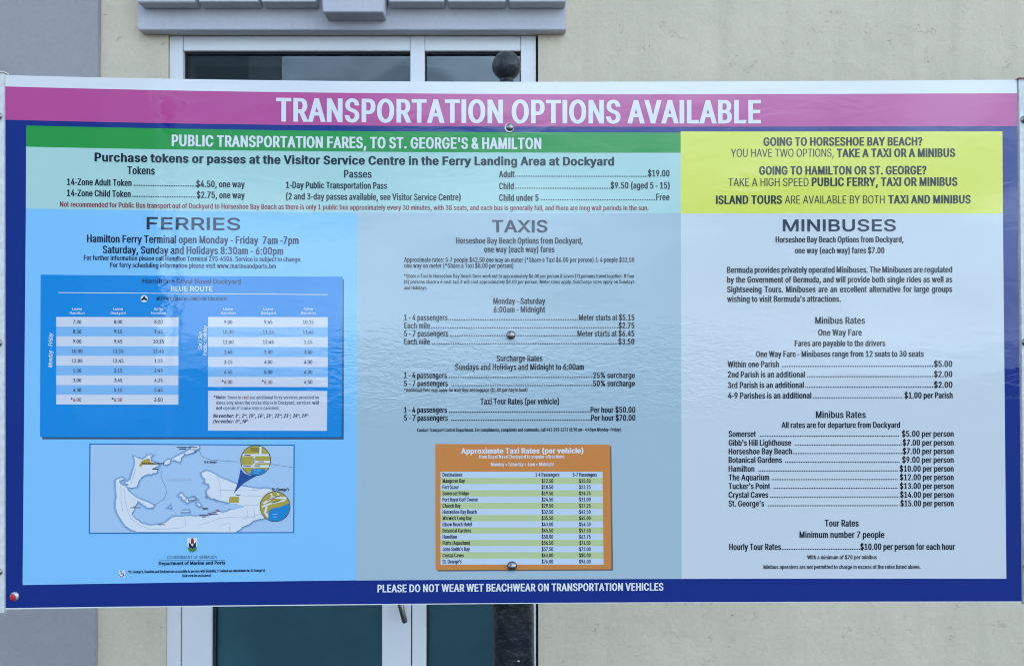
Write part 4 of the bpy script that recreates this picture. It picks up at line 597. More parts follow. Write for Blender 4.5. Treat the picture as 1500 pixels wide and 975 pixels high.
yp = sheet('visitor_advice_panel', (997, 192.7), (1468.3, 192.5), (1469, 312.5), (997, 313), 2, V['yellow vinyl'], sign)
text(yp, 'GOING TO HORSESHOE BAY BEACH?', 1118.3, 1351, 213.4, 12, 'b')
text(yp, 'YOU HAVE TWO OPTIONS,', 1070.7, 1221, 230, 12, 'l'); text(yp, 'TAKE A TAXI OR A MINIBUS', 1225.7, 1399, 230, 12, 'b')
text(yp, 'GOING TO HAMILTON OR ST. GEORGE?', 1112, 1357, 255.6, 12, 'b')
text(yp, 'TAKE A HIGH SPEED', 1067, 1184.3, 272.8, 12, 'l'); text(yp, 'PUBLIC FERRY, TAXI OR MINIBUS', 1189, 1402.3, 272.3, 12, 'b')
text(yp, 'ISLAND TOURS', 1048.7, 1145.3, 298.6, 12, 'b'); text(yp, 'ARE AVAILABLE BY BOTH', 1149.7, 1295.7, 298.4, 12, 'l'); text(yp, 'TAXI AND MINIBUS', 1301, 1421.7, 298, 12, 'b')

# ---- ferries
fe = sheet('ferries_panel', (38, 305.5), (524, 308.8), (522, 849.3), (33.2, 856.2), 2, V['sky blue vinyl'], sign)
text(fe, 'FERRIES', 215, 352, 336.3, 17.3, 'X', 'title ink', label='wide dark heading')
text(fe, 'Hamilton Ferry Terminal open Monday - Friday  7am -7pm', 127.7, 437.5, 356.3, 10.8, 'm')
text(fe, 'Saturday, Sunday and Holidays 8:30am - 6:00pm', 150.7, 415, 372, 10.8, 'm')
text(fe, 'For further information please call Hamilton Terminal 295-4506. Service is subject to change.', 123, 441.7, 382.2, 7, 's')
text(fe, 'For ferry scheduling information please visit www.marineandports.bm', 161.7, 404.3, 392.4, 7, 's')
sh = sheet('route_panel_shadow', (63, 406), (504, 409), (503.5, 643.2), (62, 643), 2.5, V['route shadow vinyl'], sign)
rt = sheet('blue_route_panel', (59.7, 402.2), (502, 405.2), (500.3, 639.6), (58.7, 639.6), 3, V['route blue vinyl'], sign)
text(rt, 'Hamilton', 209, 249.7, 415, 7, 's', 'navy ink'); text(rt, '▸', 252, 257, 415.5, 7, 's', 'navy ink'); text(rt, 'Royal Naval Dockyard', 259, 352.7, 415.5, 7, 's', 'navy ink')
text(rt, 'BLUE ROUTE', 250.7, 311.5, 426.4, 7.2, 'm', 'white vinyl')
stroke('rule', [(85.5, 428.4), (480, 431.4)], 1.0, 5, V['white vinyl'], rt)
ic = poly('motorcycle_symbol', disc(211.3, 437.3, 5.2, 28), 4, V['white vinyl'], rt)
for cx in (208.6, 213.9): poly('wheel_mark', disc(cx, 438.5, 1.7, 14), 5, V['ink'], ic)
poly('rider_mark', [(208.6, 438), (210.3, 434), (212.2, 433.6), (213.5, 436.5), (214, 438.4), (211.5, 439)], 5.5, V['ink'], ic)
text(rt, 'MOTOR CYCLES ALLOWED ON THIS ROUTE', 229.5, 333.3, 440, 5, 's', 'navy ink')
def timetable(x0, x1, y0, y1, cols, heads, rows):
    n = len(rows); hh = (y1 - y0) / n
    for cx, (a, b) in zip(cols, heads):
        ctext(rt, a, cx, 14 if a == 'Leave' else 13.5, 454.3, 4, 's', 'white vinyl'); ctext(rt, b, cx, 21.5, 460.3, 4, 's', 'white vinyl')
    for i, r in enumerate(rows):
        ya, yb = y0 + i * hh, y0 + (i + 1) * hh
        s = sheet('table_row', (x0, ya), (x1, ya + .3), (x1, yb + .3), (x0, yb), 4, V['table white vinyl' if i % 2 == 0 else 'table blue vinyl'], rt)
        for cx, t in zip(cols, r):
            red = t[0] == '*'; t2 = t.strip('*'); w_ = 15.6 if len(t2) == 5 else 12
            o = ctext(rt, t2, cx, w_, yb - hh / 2 + 2.9, 5.4, 's', 'faded red ink' if red else 'table ink')
            if red: text(rt, '*', cx - w_ / 2 - 3.6, cx - w_ / 2 - .6, yb - hh / 2 + 2.6, 5.6, 's', 'navy ink')
LH, LD, AH = ('Leave', 'Hamilton'), ('Leave', 'Dockyard'), ('Arrive', 'Hamilton')
timetable(82.7, 261.5, 464, 592, (113.3, 173.3, 232.4), (LH, LD, AH), [r.split() for r in ('7:30 8:00 8:20', '8:30 9:15 9:45', '9:00 9:45 10:15', '10:30 11:15 11:45', '12:00 12:45 1:15', '1:30 2:15 2:45', '3:00 3:45 4:15', '4:30 5:15 5:45', '*6:00 *6:30 6:50')])
timetable(304.8, 480.2, 464, 566.3, (334.5, 393.2, 451.7), (LH, LD, AH), [r.split() for r in ('9:00 9:45 10:15', '10:30 11:15 11:45', '12:00 12:45 1:15', '1:45 2:30 3:00', '3:15 4:00 4:30', '4:45 5:30 6:00', '*6:00 *6:30 6:50')])
vtext(rt, 'Monday - Friday', 77, 538, 488, 6, 's', 'white vinyl', slant=.2)
vtext(rt, 'Sat / Sun', 296, 511.5, 486, 5.4, 's', 'white vinyl', slant=.1); vtext(rt, 'Public Holiday', 303, 520.5, 477, 5.4, 's', 'white vinyl', slant=.1)
nbx = sheet('note_box', (305, 572), (479.5, 572.3), (479, 630.6), (305, 630.3), 4, V['table white vinyl'], rt)
text(rt, '*', 313, 316, 583.7, 5, 's', 'navy ink'); text(rt, 'Note:', 317, 331, 584, 5, 'm', 'navy ink'); text(rt, 'Times in', 333, 353.3, 584, 5, 's', 'grey ink'); text(rt, 'red', 355.5, 364, 584, 5, 's', 'red ink')
text(rt, 'are additional ferry services provided on', 366, 467.3, 584, 5, 's', 'grey ink')
text(rt, 'dates only when the cruise ship is in Dockyard, services', 316.7, 455, 591.9, 5, 's', 'grey ink'); text(rt, 'will', 457.5, 467, 592, 5, 'm', 'navy ink')
text(rt, 'not', 316.7, 325.5, 599.6, 5, 'm', 'navy ink'); text(rt, 'operate if cruise ship is canceled.', 327.5, 409.5, 599.6, 5, 's', 'grey ink')
def dates(head, hx0, hx1, yb, items):
    text(rt, head, hx0, hx1, yb, 5.2, 'm', 'navy ink', slant=.2)
    for num, sup, x0, x1, comma in items:
        text(rt, num, x0, x1 - 3.9, yb, 5.2, 'm', 'navy ink', slant=.2); text(rt, sup, x1 - 3.8, x1 - .2, yb - 2.4, 2.9, 's', 'navy ink', slant=.2)
        if comma: text(rt, ',', x1, x1 + 1, yb, 5.2, 'm', 'navy ink')
dates('November:', 312.3, 342.5, 611.1, [('1', 'st', 345, 351, 1), ('2', 'nd', 354, 361.5, 1), ('15', 'th', 364.5, 374, 1), ('16', 'th', 377.5, 387, 1), ('21', 'st', 390, 399.5, 1), ('22', 'nd', 402.5, 412.5, 1), ('23', 'rd', 415.5, 425.5, 1), ('24', 'th', 429, 438.8, 1), ('29', 'th', 442, 452, 0)])
dates('December:', 312.3, 342.5, 619.1, [('5', 'th', 344.5, 351.7, 1), ('18', 'th', 354.5, 364, 0)])

# ---- the island map
def fillpoly(name, pts, lay, m, parent):            # as poly, for outlines that cross themselves
    q = [uv(*p) for p in pts]; n = len(q)
    vo, _, fo, *_r = delaunay_2d_cdt([Vector(p) for p in q], [(i, (i + 1) % n) for i in range(n)], [], 0, 1e-6)
    c = np.array(q); b = np.roll(c, -1, 0); ff = []
    for t in fo:
        x = sum(vo[i][0] for i in t) / 3; y = sum(vo[i][1] for i in t) / 3
        cr_ = (b[:, 0] - c[:, 0]) * (y - c[:, 1]) - (x - c[:, 0]) * (b[:, 1] - c[:, 1])
        if int(((c[:, 1] <= y) & (b[:, 1] > y) & (cr_ > 0)).sum()) - int(((c[:, 1] > y) & (b[:, 1] <= y) & (cr_ < 0)).sum()): ff.append(tuple(t))
    return mesh_obj(name, [P(v[0], v[1], lay) for v in vo], ff, m, parent)

mpp = sheet('island_map', (131, 649), (431.8, 651), (431.2, 780.2), (130.2, 781.4), 2.5, V['map border ink'], sign)
sheet('map_sea', (132.8, 650.6), (430, 652.6), (429.5, 778.6), (132, 779.7), 3, V['map sea vinyl'], mpp)
A4 = lambda pts: [(130 + x / 6.963, 645 + y / 6.963) for x, y in pts]
A5 = lambda pts: [(280 + x / 6.963, 645 + y / 6.963) for x, y in pts]
def ragged(pts, amp=.55, seed=3):                   # a coast is never straight
    rg = random.Random(seed); out = []
    for i, a in enumerate(pts):
        b = pts[(i + 1) % len(pts)]; d = math.hypot(b[0] - a[0], b[1] - a[1]); k = max(1, int(d / 1.5)) if d < 28 else 1
        out.append(a)
        for j in range(1, k): out.append((a[0] + (b[0] - a[0]) * j / k + rg.uniform(-amp, amp), a[1] + (b[1] - a[1]) * j / k + rg.uniform(-amp, amp)))
    return out
def land(pts, edge=True):
    pts = ragged(pts)
    if edge:
        c = np.array(pts); ar = sum(c[i][0] * c[(i + 1) % len(c)][1] - c[(i + 1) % len(c)][0] * c[i][1] for i in range(len(c)))
        if ar > 0: c = c[::-1]
        for j, (w_, mm) in enumerate(((3.2, 'map halo one'), (1.9, 'map halo two'))):
            h = fatten(c, w_, w_); h[:, 0] = np.clip(h[:, 0] - .4, 132.2, 429.4); h[:, 1] = np.clip(h[:, 1] + .4, 652.6, 778.6); fillpoly('coast_shade', h.tolist(), 3.2 + j * .3, V[mm], mpp)
        fillpoly('coast_shade', [(x + .9, y + 1.0) for x, y in pts], 4, V['map edge ink'], mpp)
    fillpoly('land', pts, 4.5, V['map land vinyl'], mpp)
land(A4([(455, 152), (480, 165), (505, 182), (545, 195), (585, 170), (600, 148), (655, 150), (630, 165), (632, 205), (700, 232), (720, 250), (690, 262), (650, 285), (705, 292), (690, 328), (655, 330), (640, 345), (600, 342), (565, 352), (530, 385), (505, 425), (490, 470), (440, 478), (385, 472), (410, 450), (365, 432), (425, 400), (440, 350), (455, 300), (470, 260), (470, 190)]))
north = [(110, 330), (150, 310), (200, 318), (250, 345), (290, 372), (330, 390), (380, 410), (430, 430), (480, 450), (540, 468), (620, 480), (700, 492), (770, 488), (820, 495), (900, 560), (920, 640), (850, 740), (740, 790), (690, 800), (640, 812), (600, 845), (560, 862), (520, 880), (500, 905), (480, 915), (455, 932)]
body1 = A5(north)
west = A4([(560, 930), (500, 930), (430, 905), (380, 870), (330, 800), (290, 730), (275, 680), (285, 560), (275, 410), (300, 390), (350, 378), (362, 390), (310, 412), (322, 440), (340, 452), (375, 460), (395, 490), (410, 520), (450, 550), (490, 582), (550, 610), (600, 625), (668, 662), (652, 682), (600, 680), (550, 645), (500, 612), (484, 650), (455, 680), (468, 700), (440, 740), (452, 770), (490, 805), (545, 845), (620, 865), (700, 858), (760, 845), (800, 825), (850, 780), (900, 772), (960, 775), (1040, 765), (1090, 775)])
south = A5([(80, 770), (180, 770), (240, 745), (280, 722), (330, 735), (400, 708), (450, 700), (490, 686), (540, 672), (490, 652), (440, 645), (380, 632), (340, 620), (290, 608), (230, 590), (170, 572), (165, 530), (195, 490), (180, 440), (140, 425), (150, 395), (120, 370)])
land(west + south + body1)
for q in ([(770, 240), (785, 210), (820, 190), (835, 200), (825, 230), (795, 245)], [(845, 200), (860, 185), (900, 160), (960, 130), (975, 140), (940, 180), (935, 215), (890, 200)], [(975, 130), (1010, 100), (1060, 85), (1114, 82), (1090, 105), (1040, 125), (1000, 140)],
          [(920, 560), (945, 535), (965, 552), (990, 590), (985, 608), (958, 598), (950, 572)], [(985, 615), (1005, 590), (1024, 622), (1010, 634)], [(1025, 590), (1080, 578), (1092, 590), (1060, 602), (1030, 602)], [(935, 705), (950, 720), (1020, 710), (1026, 722), (960, 728)], [(820, 680), (835, 668), (838, 684)]):
    land(A4(q))
for q in ([(0, 60), (70, 50), (82, 75), (40, 105), (0, 100)], [(0, 590), (35, 582), (48, 596), (10, 604)], [(50, 625), (80, 640), (102, 660), (88, 668), (60, 645)], [(160, 520), (190, 480), (225, 510), (235, 560), (285, 600), (265, 605), (225, 575), (170, 568)]): land(A5(q))
poly('castle_harbour', A5([(390, 640), (535, 662), (505, 688), (440, 700), (395, 690), (340, 690)]), 5, V['map sea vinyl'], mpp)
for q in (A4([(545, 205), (600, 180), (628, 190), (625, 215), (700, 240), (640, 246), (560, 240), (525, 270), (515, 250)]), A5([(392, 572), (490, 570), (488, 632), (385, 632)])): poly('ferry_stop_area', q, 5, V['map ochre vinyl'], mpp)
for pts in (A4([(480, 290), (460, 350), (440, 410), (435, 440)]), A4([(370, 460), (370, 600), (395, 700), (430, 790), (520, 860), (620, 900), (800, 900), (985, 880), (985, 780)]), A4([(330, 450), (330, 600), (350, 720)]),
            A5([(80, 860), (180, 830), (280, 790), (380, 780), (500, 775), (640, 772), (720, 745)]), A5([(290, 860), (400, 840), (390, 920)]), A5([(270, 505), (400, 505), (560, 510), (700, 500)]), A5([(520, 560), (720, 565)]), A5([(570, 690), (575, 780)]), A5([(260, 350), (290, 430), (300, 500), (295, 580)]),
            A5([(540, 655), (720, 655)]), A5([(640, 690), (650, 780), (520, 790)])):
    stroke('map_road', pts, .6, 5.5, V['map road ink'], mpp)
stroke('map_boundary', A5([(80, 90), (110, 160), (200, 195), (480, 215)]), .6, 5.5, V['grey ink'], mpp); stroke('map_boundary', A5([(820, 240), (1035, 272)]), .6, 5.5, V['grey ink'], mpp)
stroke('map_boundary', A4([(640, 660), (700, 640), (770, 590), (795, 530), (785, 470), (750, 400), (735, 340), (750, 310)]), .6, 3.6, V['grey ink'], mpp)
for a, b, y in ((900, 1010, 68), (920, 995, 84)): stroke('place_mark', A4([(a, y), (b, y)]), 1.3, 6, V['ink'], mpp)
for a, b, y in ((1015, 1110, 68), (650, 712, 290), (425, 530, 682), (710, 780, 855)): stroke('place_mark', A4([(a, y), (b, y)]), 1.1, 6, V['ink'], mpp)
text(mpp, 'Royal Naval Dockyard', 208, 240, 679.6, 3.2, 's', 'ink'); text(mpp, 'Great Sound', 245.5, 280, 703.6, 3.4, 's', 'map road ink'); text(mpp, "To St. George's", 299, 318.5, 677.8, 3.4, 's', 'ink')
for a, b, y in ((110, 175, 685), (120, 170, 700), (85, 175, 760), (180, 275, 750), (250, 290, 705), (110, 150, 776), (455, 505, 552)): stroke('place_mark', A5([(a, y), (b, y)]), 1.1, 6.5, V['crest red' if (a, y) in ((250, 705),) else 'ink'], mpp)
stroke('place_mark', A5([(165, 742), (300, 715)]), 1.0, 6.2, V['crest red'], mpp)
poly('callout_cone', A5([(505, 285), (540, 330), (600, 355), (680, 352), (600, 395), (530, 440), (480, 490), (435, 540), (470, 450), (490, 370)]), 6, V['map cone vinyl'], mpp)
def callout(cx, cy, r, items, water):
    poly('callout_rim', disc(cx, cy, r, 48), 7, V['navy ink'], mpp)
    poly('callout_street_plan', disc(cx, cy, r - .9, 48), 8, V['map ochre vinyl'], mpp)
    stk = lambda y, x0, x1, w_: stroke('callout_street', [(x0, y), (x1, y)], w_, 9, V['map land vinyl'], mpp)
    for it in items: stroke('callout_street', it[0], it[1], 9, V['map land vinyl'], mpp)
    poly('callout_water', water, 10, V['map water vinyl'], mpp)
c1x, c1y, cr1 = 374.8, 673.9, 22.4
def chord(cx, cy, r, ang0, ang1, n=24): return [(cx + r * math.cos(R(ang0 + (ang1 - ang0) * i / n)), cy + r * math.sin(R(ang0 + (ang1 - ang0) * i / n))) for i in range(n + 1)]
callout(c1x, c1y, cr1, [([(355.5, 666), (394, 666)], 3.2), ([(372.3, 668), (372.3, 685)], 3.4), ([(374, 676), (395.7, 676)], 3.4), ([(355, 682.4), (394.8, 682.4)], 3.4), ([(381.6, 653.6), (381.6, 664.4)], 3.4)], [(368, 689)] + [(370, 686.2), (389, 686.2)] + chord(c1x, c1y, 21.4, 48, 112))
callout(403.1, 741.3, 22.4, [([(386, 737), (400, 728), (420, 729)], 3.0), ([(384, 741.5), (398, 736.5), (418, 731.8)], 2.4), ([(391, 741), (388.5, 750), (394, 757)], 3.0), ([(397, 722), (400, 729)], 2.0), ([(407, 721), (409, 727)], 2.0)], [(394, 748), (399, 744), (412, 741.5), (422, 737)] + chord(403.1, 741.3, 21.3, -10, 118))
for x0, x1, y in ((366.5, 380.5, 656.5), (367.5, 380.5, 659.5), (358.5, 367.5, 666.2), (378.5, 387, 675.6), (357, 368, 682.4), (372, 381, 681.8)): stroke('street_name_mark', [(x0, y), (x1, y)], 1.1, 11, V['ink'], mpp)
stroke('ferry_mark', [(372.3, 670), (372.3, 678)], 1.4, 11.5, V['navy ink'], mpp)
for pts in ([(372, 688.5), (383, 688.5)], [(372, 691.8), (380, 691.8)], [(399, 752.3), (407, 752.3)], [(400, 756.2), (406, 756.2)]): stroke('water_name_mark', pts, 1.0, 11, V['table blue vinyl'], mpp)
for pts in ([(392, 732), (410, 725.5)], [(398.5, 736), (411, 732)]): stroke('street_name_mark', pts, 1.1, 11, V['ink'], mpp)
text(mpp, "St. George's", 398.5, 424, 718.4, 4.6, 'm', 'ink', lay=11)

# ---- crest and small print
cs = empty('crest', (0, 0, 0)); cs.parent = sign; cs.location = (0, 0, 0)
poly('shield', [(274.5, 787), (289, 787), (289, 800), (286.5, 805.5), (281.8, 808), (277, 805.5), (274.5, 800)], 4, V['white vinyl'], cs)
poly('shield_red', [(279.6, 796), (280, 789), (281.9, 786.6), (283.9, 789.5), (284.5, 796)], 5, V['crest red'], cs)
poly('shield_blue', [(276.6, 800.6), (276.8, 793.5), (279, 795.5), (284.8, 795.5), (287.3, 793), (287.3, 800.8), (282, 803)], 6, V['title ink'], cs)
poly('shield_light', [(279.7, 797), (282, 799.6), (284, 797), (283.2, 795.6), (280.5, 795.6)], 7, V['pale vinyl'], cs)
poly('shield_base', [(274.6, 800), (277.6, 801.6), (282, 803), (286.4, 801.6), (289, 800), (287, 806), (281.8, 808.6), (276.5, 806)], 7, V['crest green'], cs)
text(fe, 'GOVERNMENT OF BERMUDA', 245.3, 318, 817.6, 4.6, 'l', 'title ink'); stroke('rule', [(233.5, 820.3), (329.5, 820)], .5, 6, V['title ink'], fe)
text(fe, 'Department of Marine and Ports', 232.7, 330.3, 826.3, 4.8, 'x', 'navy ink')
pk = poly('wheelchair_symbol', [(174.4, 834.6), (183.4, 834.6), (183.4, 844.8), (174.4, 844.8)], 4, V['table white vinyl'], fe)
wheel = disc(178.3, 841.3, 2.9, 16, -60, 210); stroke('symbol_wheel', wheel, .9, 5, V['ink'], pk)
poly('symbol_head', disc(177.6, 835.9, .9, 10), 5.5, V['ink'], pk); stroke('symbol_body', [(177.6, 836.6), (177.9, 839.6), (180.6, 839.6), (182, 842.6)], .9, 6, V['ink'], pk)
text(fe, "*St. George's, Hamilton and Dockyard are accessible to persons with disability. (*Limited use wheelchairs for St George's)", 187.3, 388, 837.6, 3.9, 'm', 'navy ink')
text(fe, '(Ask crew for assistance)', 267.3, 309, 844, 3.9, 'm', 'navy ink')

# ---- taxis
tx_ = sheet('taxis_panel', (524, 308.8), (997.5, 312.5), (998.5, 847.2), (522, 849.5), 2.1, V['grey blue vinyl'], sign)
text(tx_, 'TAXIS', 720.7, 802, 340, 17.3, 'X', 'title ink', label='wide dark heading')
text(tx_, 'Horseshoe Bay Beach Options from Dockyard,', 668, 853.5, 356.8, 8.7); text(tx_, 'one way (each way) fares', 709, 812.3, 369.5, 8.7)
text(tx_, 'Approximate rates: 5-7 people $42.50 one way on meter (*Share a Taxi $6.00 per person) 1-4 people $32.50', 592, 929.3, 383.8, 6.8, 's'); text(tx_, 'one way on meter (*Share a Taxi $8.00 per person)', 592, 752, 392.3, 6.8, 's')
text(tx_, '*Share a Taxi to Horseshoe Bay Beach fares work out to approximately $6.00 per person if seven (7) persons travel together. If four', 592, 929.3, 406.8, 5.3, 's')
text(tx_, '(4) persons share a 4-seat taxi it will cost approximately $8.00 per person. Meter rates apply. Surcharge rates apply on Sundays', 592, 929.3, 415.3, 5.3, 's'); text(tx_, 'and Holidays.', 592, 626, 424, 5.3, 's')
text(tx_, 'Monday - Saturday', 722.7, 798.7, 445, 8.7); text(tx_, '6:00am - Midnight', 723, 798.7, 457.4, 8.7)
row(tx_, '1 - 4 passengers', 592, 655.7, 469, 'Meter starts at $5.15', 848, 929.3, 469, 657, 845, 8.5)
row(tx_, 'Each mile', 592, 630, 480.8, '$2.75', 906, 929.3, 480.8, 631, 904, 8.5)
row(tx_, '5 - 7 passengers', 592, 656.7, 492.4, 'Meter starts at $6.45', 845.7, 929.3, 492.4, 659, 843, 8.5)
row(tx_, 'Each mile', 592, 629.7, 504.2, '$3.50', 905.7, 929.3, 504.2, 633, 903, 8.5)
text(tx_, 'Surcharge Rates', 727.7, 794.7, 528.7, 8.7); text(tx_, 'Sundays and Holidays and Midnight to 6:00am', 666.7, 855.3, 541.4, 8.7)
row(tx_, '1 - 4 passengers', 592, 654.7, 553.4, '25% surcharge', 868.7, 930, 553.4, 658, 866, 8.5); row(tx_, '5 - 7 passengers', 592, 656, 565.3, '50% surcharge', 868.7, 930, 565.3, 661, 866, 8.5)
text(tx_, '*Additional fees may apply for wait time and luggage ($1.00 per bag in boot)', 592, 772.7, 573.4, 5.4, 's')
text(tx_, 'Taxi Tour Rates (per vehicle)', 703.7, 819, 591.7, 8.7)
row(tx_, '1 - 4 passengers', 592, 655, 604, 'Per hour $50.00', 865, 930.7, 604, 658, 862, 8.5); row(tx_, '5 - 7 passengers', 592, 656, 615.7, 'Per hour $70.00', 865.7, 930.7, 615.7, 661, 864, 8.5)
text(tx_, 'Contact Transport Control Department. For compliments, complaints and comments, call 441-292-1271 (8:30 am - 4:45pm Monday- Friday).', 611, 910.7, 631.4, 5, 's')
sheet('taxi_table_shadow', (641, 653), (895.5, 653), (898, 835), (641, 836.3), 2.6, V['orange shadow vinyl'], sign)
og = sheet('taxi_rates_table', (637.7, 649.8), (893.5, 650.8), (895.6, 833), (638, 834.2), 3, V['orange vinyl'], sign)
text(og, 'Approximate Taxi Rates (per vehicle)', 675.7, 854.5, 663.4, 7.4, 'x', 'white vinyl'); text(og, 'from Royal Naval Dockyard to popular attractions.', 701.7, 827.7, 670.7, 5, 's', 'white vinyl'); text(og, 'Monday • Saturday • 6am • Midnight', 719, 811.3, 682, 5.2, 's', 'white vinyl')
TR = [('Destinations', 29, '1-4 Passengers', '5-7 Passengers'), ('Mangrove Bay', 32.7, '12.50', '15.50'), ('Fort Scaur', 24, '18.50', '23.25'), ('Somerset Bridge', 38.5, '19.50', '24.75'), ('Port Royal Golf Course', 51.5, '24.50', '31.00'), ('Church Bay', 26.5, '29.50', '37.25'), ('Horseshoe Bay Beach', 50, '32.50', '42.50'), ('Warwick Long Bay', 42.5, '35.50', '45.00'), ('Elbow Beach Hotel', 43, '43.00', '54.50'), ('Botanical Gardens', 42, '45.50', '57.50'), ('Hamilton', 21, '50.00', '63.75'), ('Flatts (Aquarium)', 40, '56.50', '71.50'), ("John Smith's Bay", 40, '57.50', '73.00'), ('Crystal Caves', 31, '63.00', '80.00'), ("St. George's", 28, '76.00', '96.00')]
for i, (a, wa, b, c) in enumerate(TR):
    y0 = 690.3 + i * 9.07; sheet('table_row', (645.3, y0), (882.8 + i * .08, y0), (882.9 + i * .08, y0 + 9.07), (645.3, y0 + 9.07), 4, V['table pale vinyl' if i % 2 == 0 else 'table green vinyl'], og)
    yb = y0 + 7.1; text(og, a, 648.3, 648.3 + wa, yb, 5.6, 's', 'navy ink' if i % 2 == 0 else 'ink')
    for cx, t in ((801.9, b), (856.7, c)):
        if i: ctext(og, '$' + t, cx, 17 if t[0] != '7' or i != 11 else 16, yb, 5.6, 's', 'navy ink' if i % 2 == 0 else 'ink')
        else: ctext(og, t, cx, 35.3, yb, 5.6, 's', 'navy ink')

# ---- minibuses
mn = sheet('minibuses_panel', (997.3, 313), (1469, 312.5), (1474, 847), (998.3, 847.2), 2, V['pale vinyl'], sign)
text(mn, 'MINIBUSES', 1146.7, 1312, 338.5, 16.8, 'X', 'title ink', label='wide dark heading')
text(mn, 'Horseshoe Bay Beach Options from Dockyard,', 1136, 1323.3, 355, 8.7); text(mn, 'one way (each way) fares $7.00', 1164.3, 1295.3, 371, 8.7)
k0 = text(mn, "wishing to visit Bermuda's attractions.", 1065, 1231.7, 442, 8.8)
for y, t in ((399.3, 'Bermuda provides privately operated Minibuses. The Minibuses are regulated'), (413.6, 'by the Government of Bermuda, and will provide both single rides as well as'), (427.8, 'Sightseeing Tours. Minibuses are an excellent alternative for large groups')): text(mn, t, 1065, 1394.7, y, 8.8, sx=k0 * .985)
text(mn, 'Minibus Rates', 1194, 1267, 474, 9.8); text(mn, 'One Way Fare', 1198.3, 1262.3, 491.3, 9.2); text(mn, 'Fares are payable to the drivers', 1164, 1296.7, 506.7, 8.6); text(mn, 'One Way Fare - Minibuses range from 12 seats to 30 seats', 1107.3, 1353, 522.3, 8.6)
row(mn, 'Within one Parish', 1065.7, 1141, 537.4, '$5.00', 1368, 1394.7, 537, 1145, 1365, 8.8)
row(mn, '2nd Parish is an additional', 1066, 1179, 552.4, '$2.00', 1368, 1394.7, 552, 1182, 1365, 8.8)
row(mn, '3rd Parish is an additional', 1066, 1177.3, 567.9, '$2.00', 1368, 1394.9, 567.5, 1179.5, 1365, 8.8)
row(mn, '4-9 Parishes is an additional', 1066.3, 1188.3, 583.2, '$1.00 per Parish', 1324.7, 1395.3, 582.9, 1190.5, 1320, 8.8)
text(mn, 'Minibus Rates', 1195, 1268, 611.7, 9.8); text(mn, 'All rates are for departure from Dockyard', 1144.7, 1318.3, 626.2, 8.6)
for a, x1, p, x2, d0, d1, y in (('Somerset', 1107.3, '5', 1321, 1113, 1315, 639.3), ("Gibb's Hill Lighthouse", 1159, '7', 1322, 1164, 1319, 652.2), ('Horseshoe Bay Beach', 1160, '7', 1322, 1161, 1320, 664.7), ('Botanical Gardens', 1145.3, '9', 1321.3, 1150, 1316, 677.3), ('Hamilton', 1105, '10', 1317.7, 1111, 1313, 690.2), ('The Aquarium', 1126.7, '12', 1318, 1130, 1313, 702.8), ("Tucker's Point", 1128, '13', 1318, 1133, 1313, 715.6), ('Crystal Caves', 1125.3, '14', 1318.3, 1128, 1314, 728.3), ("St. George's", 1119.3, '15', 1318.7, 1125, 1314, 741)):
    row(mn, a, 1067.2, x1, y, '$' + p + '.00 per person', x2, 1396.8, y - .2, d0, d1, 8.6)
text(mn, 'Tour Rates', 1208, 1257.7, 770.3, 9.6); text(mn, 'Minimum number 7 people', 1171, 1295.3, 787, 9.4)
row(mn, 'Hourly Tour Rates', 1068, 1144, 804.7, '$10.00 per person for each hour', 1260, 1398.7, 804.5, 1145, 1258, 9.2)
text(mn, 'With a minimum of $70 per minibus', 1182.3, 1284.3, 818.2, 5.8, 's'); text(mn, 'Minibus operators are not permitted to charge in excess of the rates listed above.', 1118.3, 1348.3, 832.3, 5.8, 's')

# ---- post, bolts, side channels
def spt(px, py, out=0):
    u, v = uv(px, py); return Vector((u, SY(u) - out, SZ(u) + v))
PXM = 1.82 / F
def bolt(px, py, r, wash=None):
    c = spt(px, py, .003); b = MB()
    prof = [(0, r), (.15 * r, r)] + [(r * (.15 + .62 * math.sin(R(a))), r * math.cos(R(a))) for a in range(10, 90, 10)] + [(r * .77, r * .06)]
    o = b.lathe(c, (0, -1, 0), prof, 32).build('bolt', M['steel'], sign, True)
    MB().lathe(c + Vector((0, .0012, 0)), (0, -1, 0), [(0, r * 1.12), (.0016, r * 1.10)], 32).build('bolt_rim', M['rim'], o)
    if wash: MB().lathe(c + Vector(wash), (0, -1, 0), [(-.001, r * 1.3), (.0012, r * 1.28)], 32).build('washer', M['washer'], o)
bolt(746.8, 187, 5.4 * PXM, (-.0012, .001, -.0008)); bolt(748.4, 490.8, 5.9 * PXM); bolt(750.2, 828.4, 6.3 * PXM)
rb = MB().lathe(spt(22.3, 872.3, .0012), (0, -1, 0), [(0, 6.3 * PXM), (.0025, 6.1 * PXM), (.0045, 4.0 * PXM), (.0052, .5 * PXM)], 28).build('rivet', M['washer'], sign, True)
MB().lathe(spt(21.2, 873.0, .0022), (0, -1, 0), [(0, 5.6 * PXM), (.003, 5.0 * PXM), (.0042, 3.4 * PXM), (.0048, .4 * PXM)], 28).build('red_paint', M['redpaint'], rb, True)
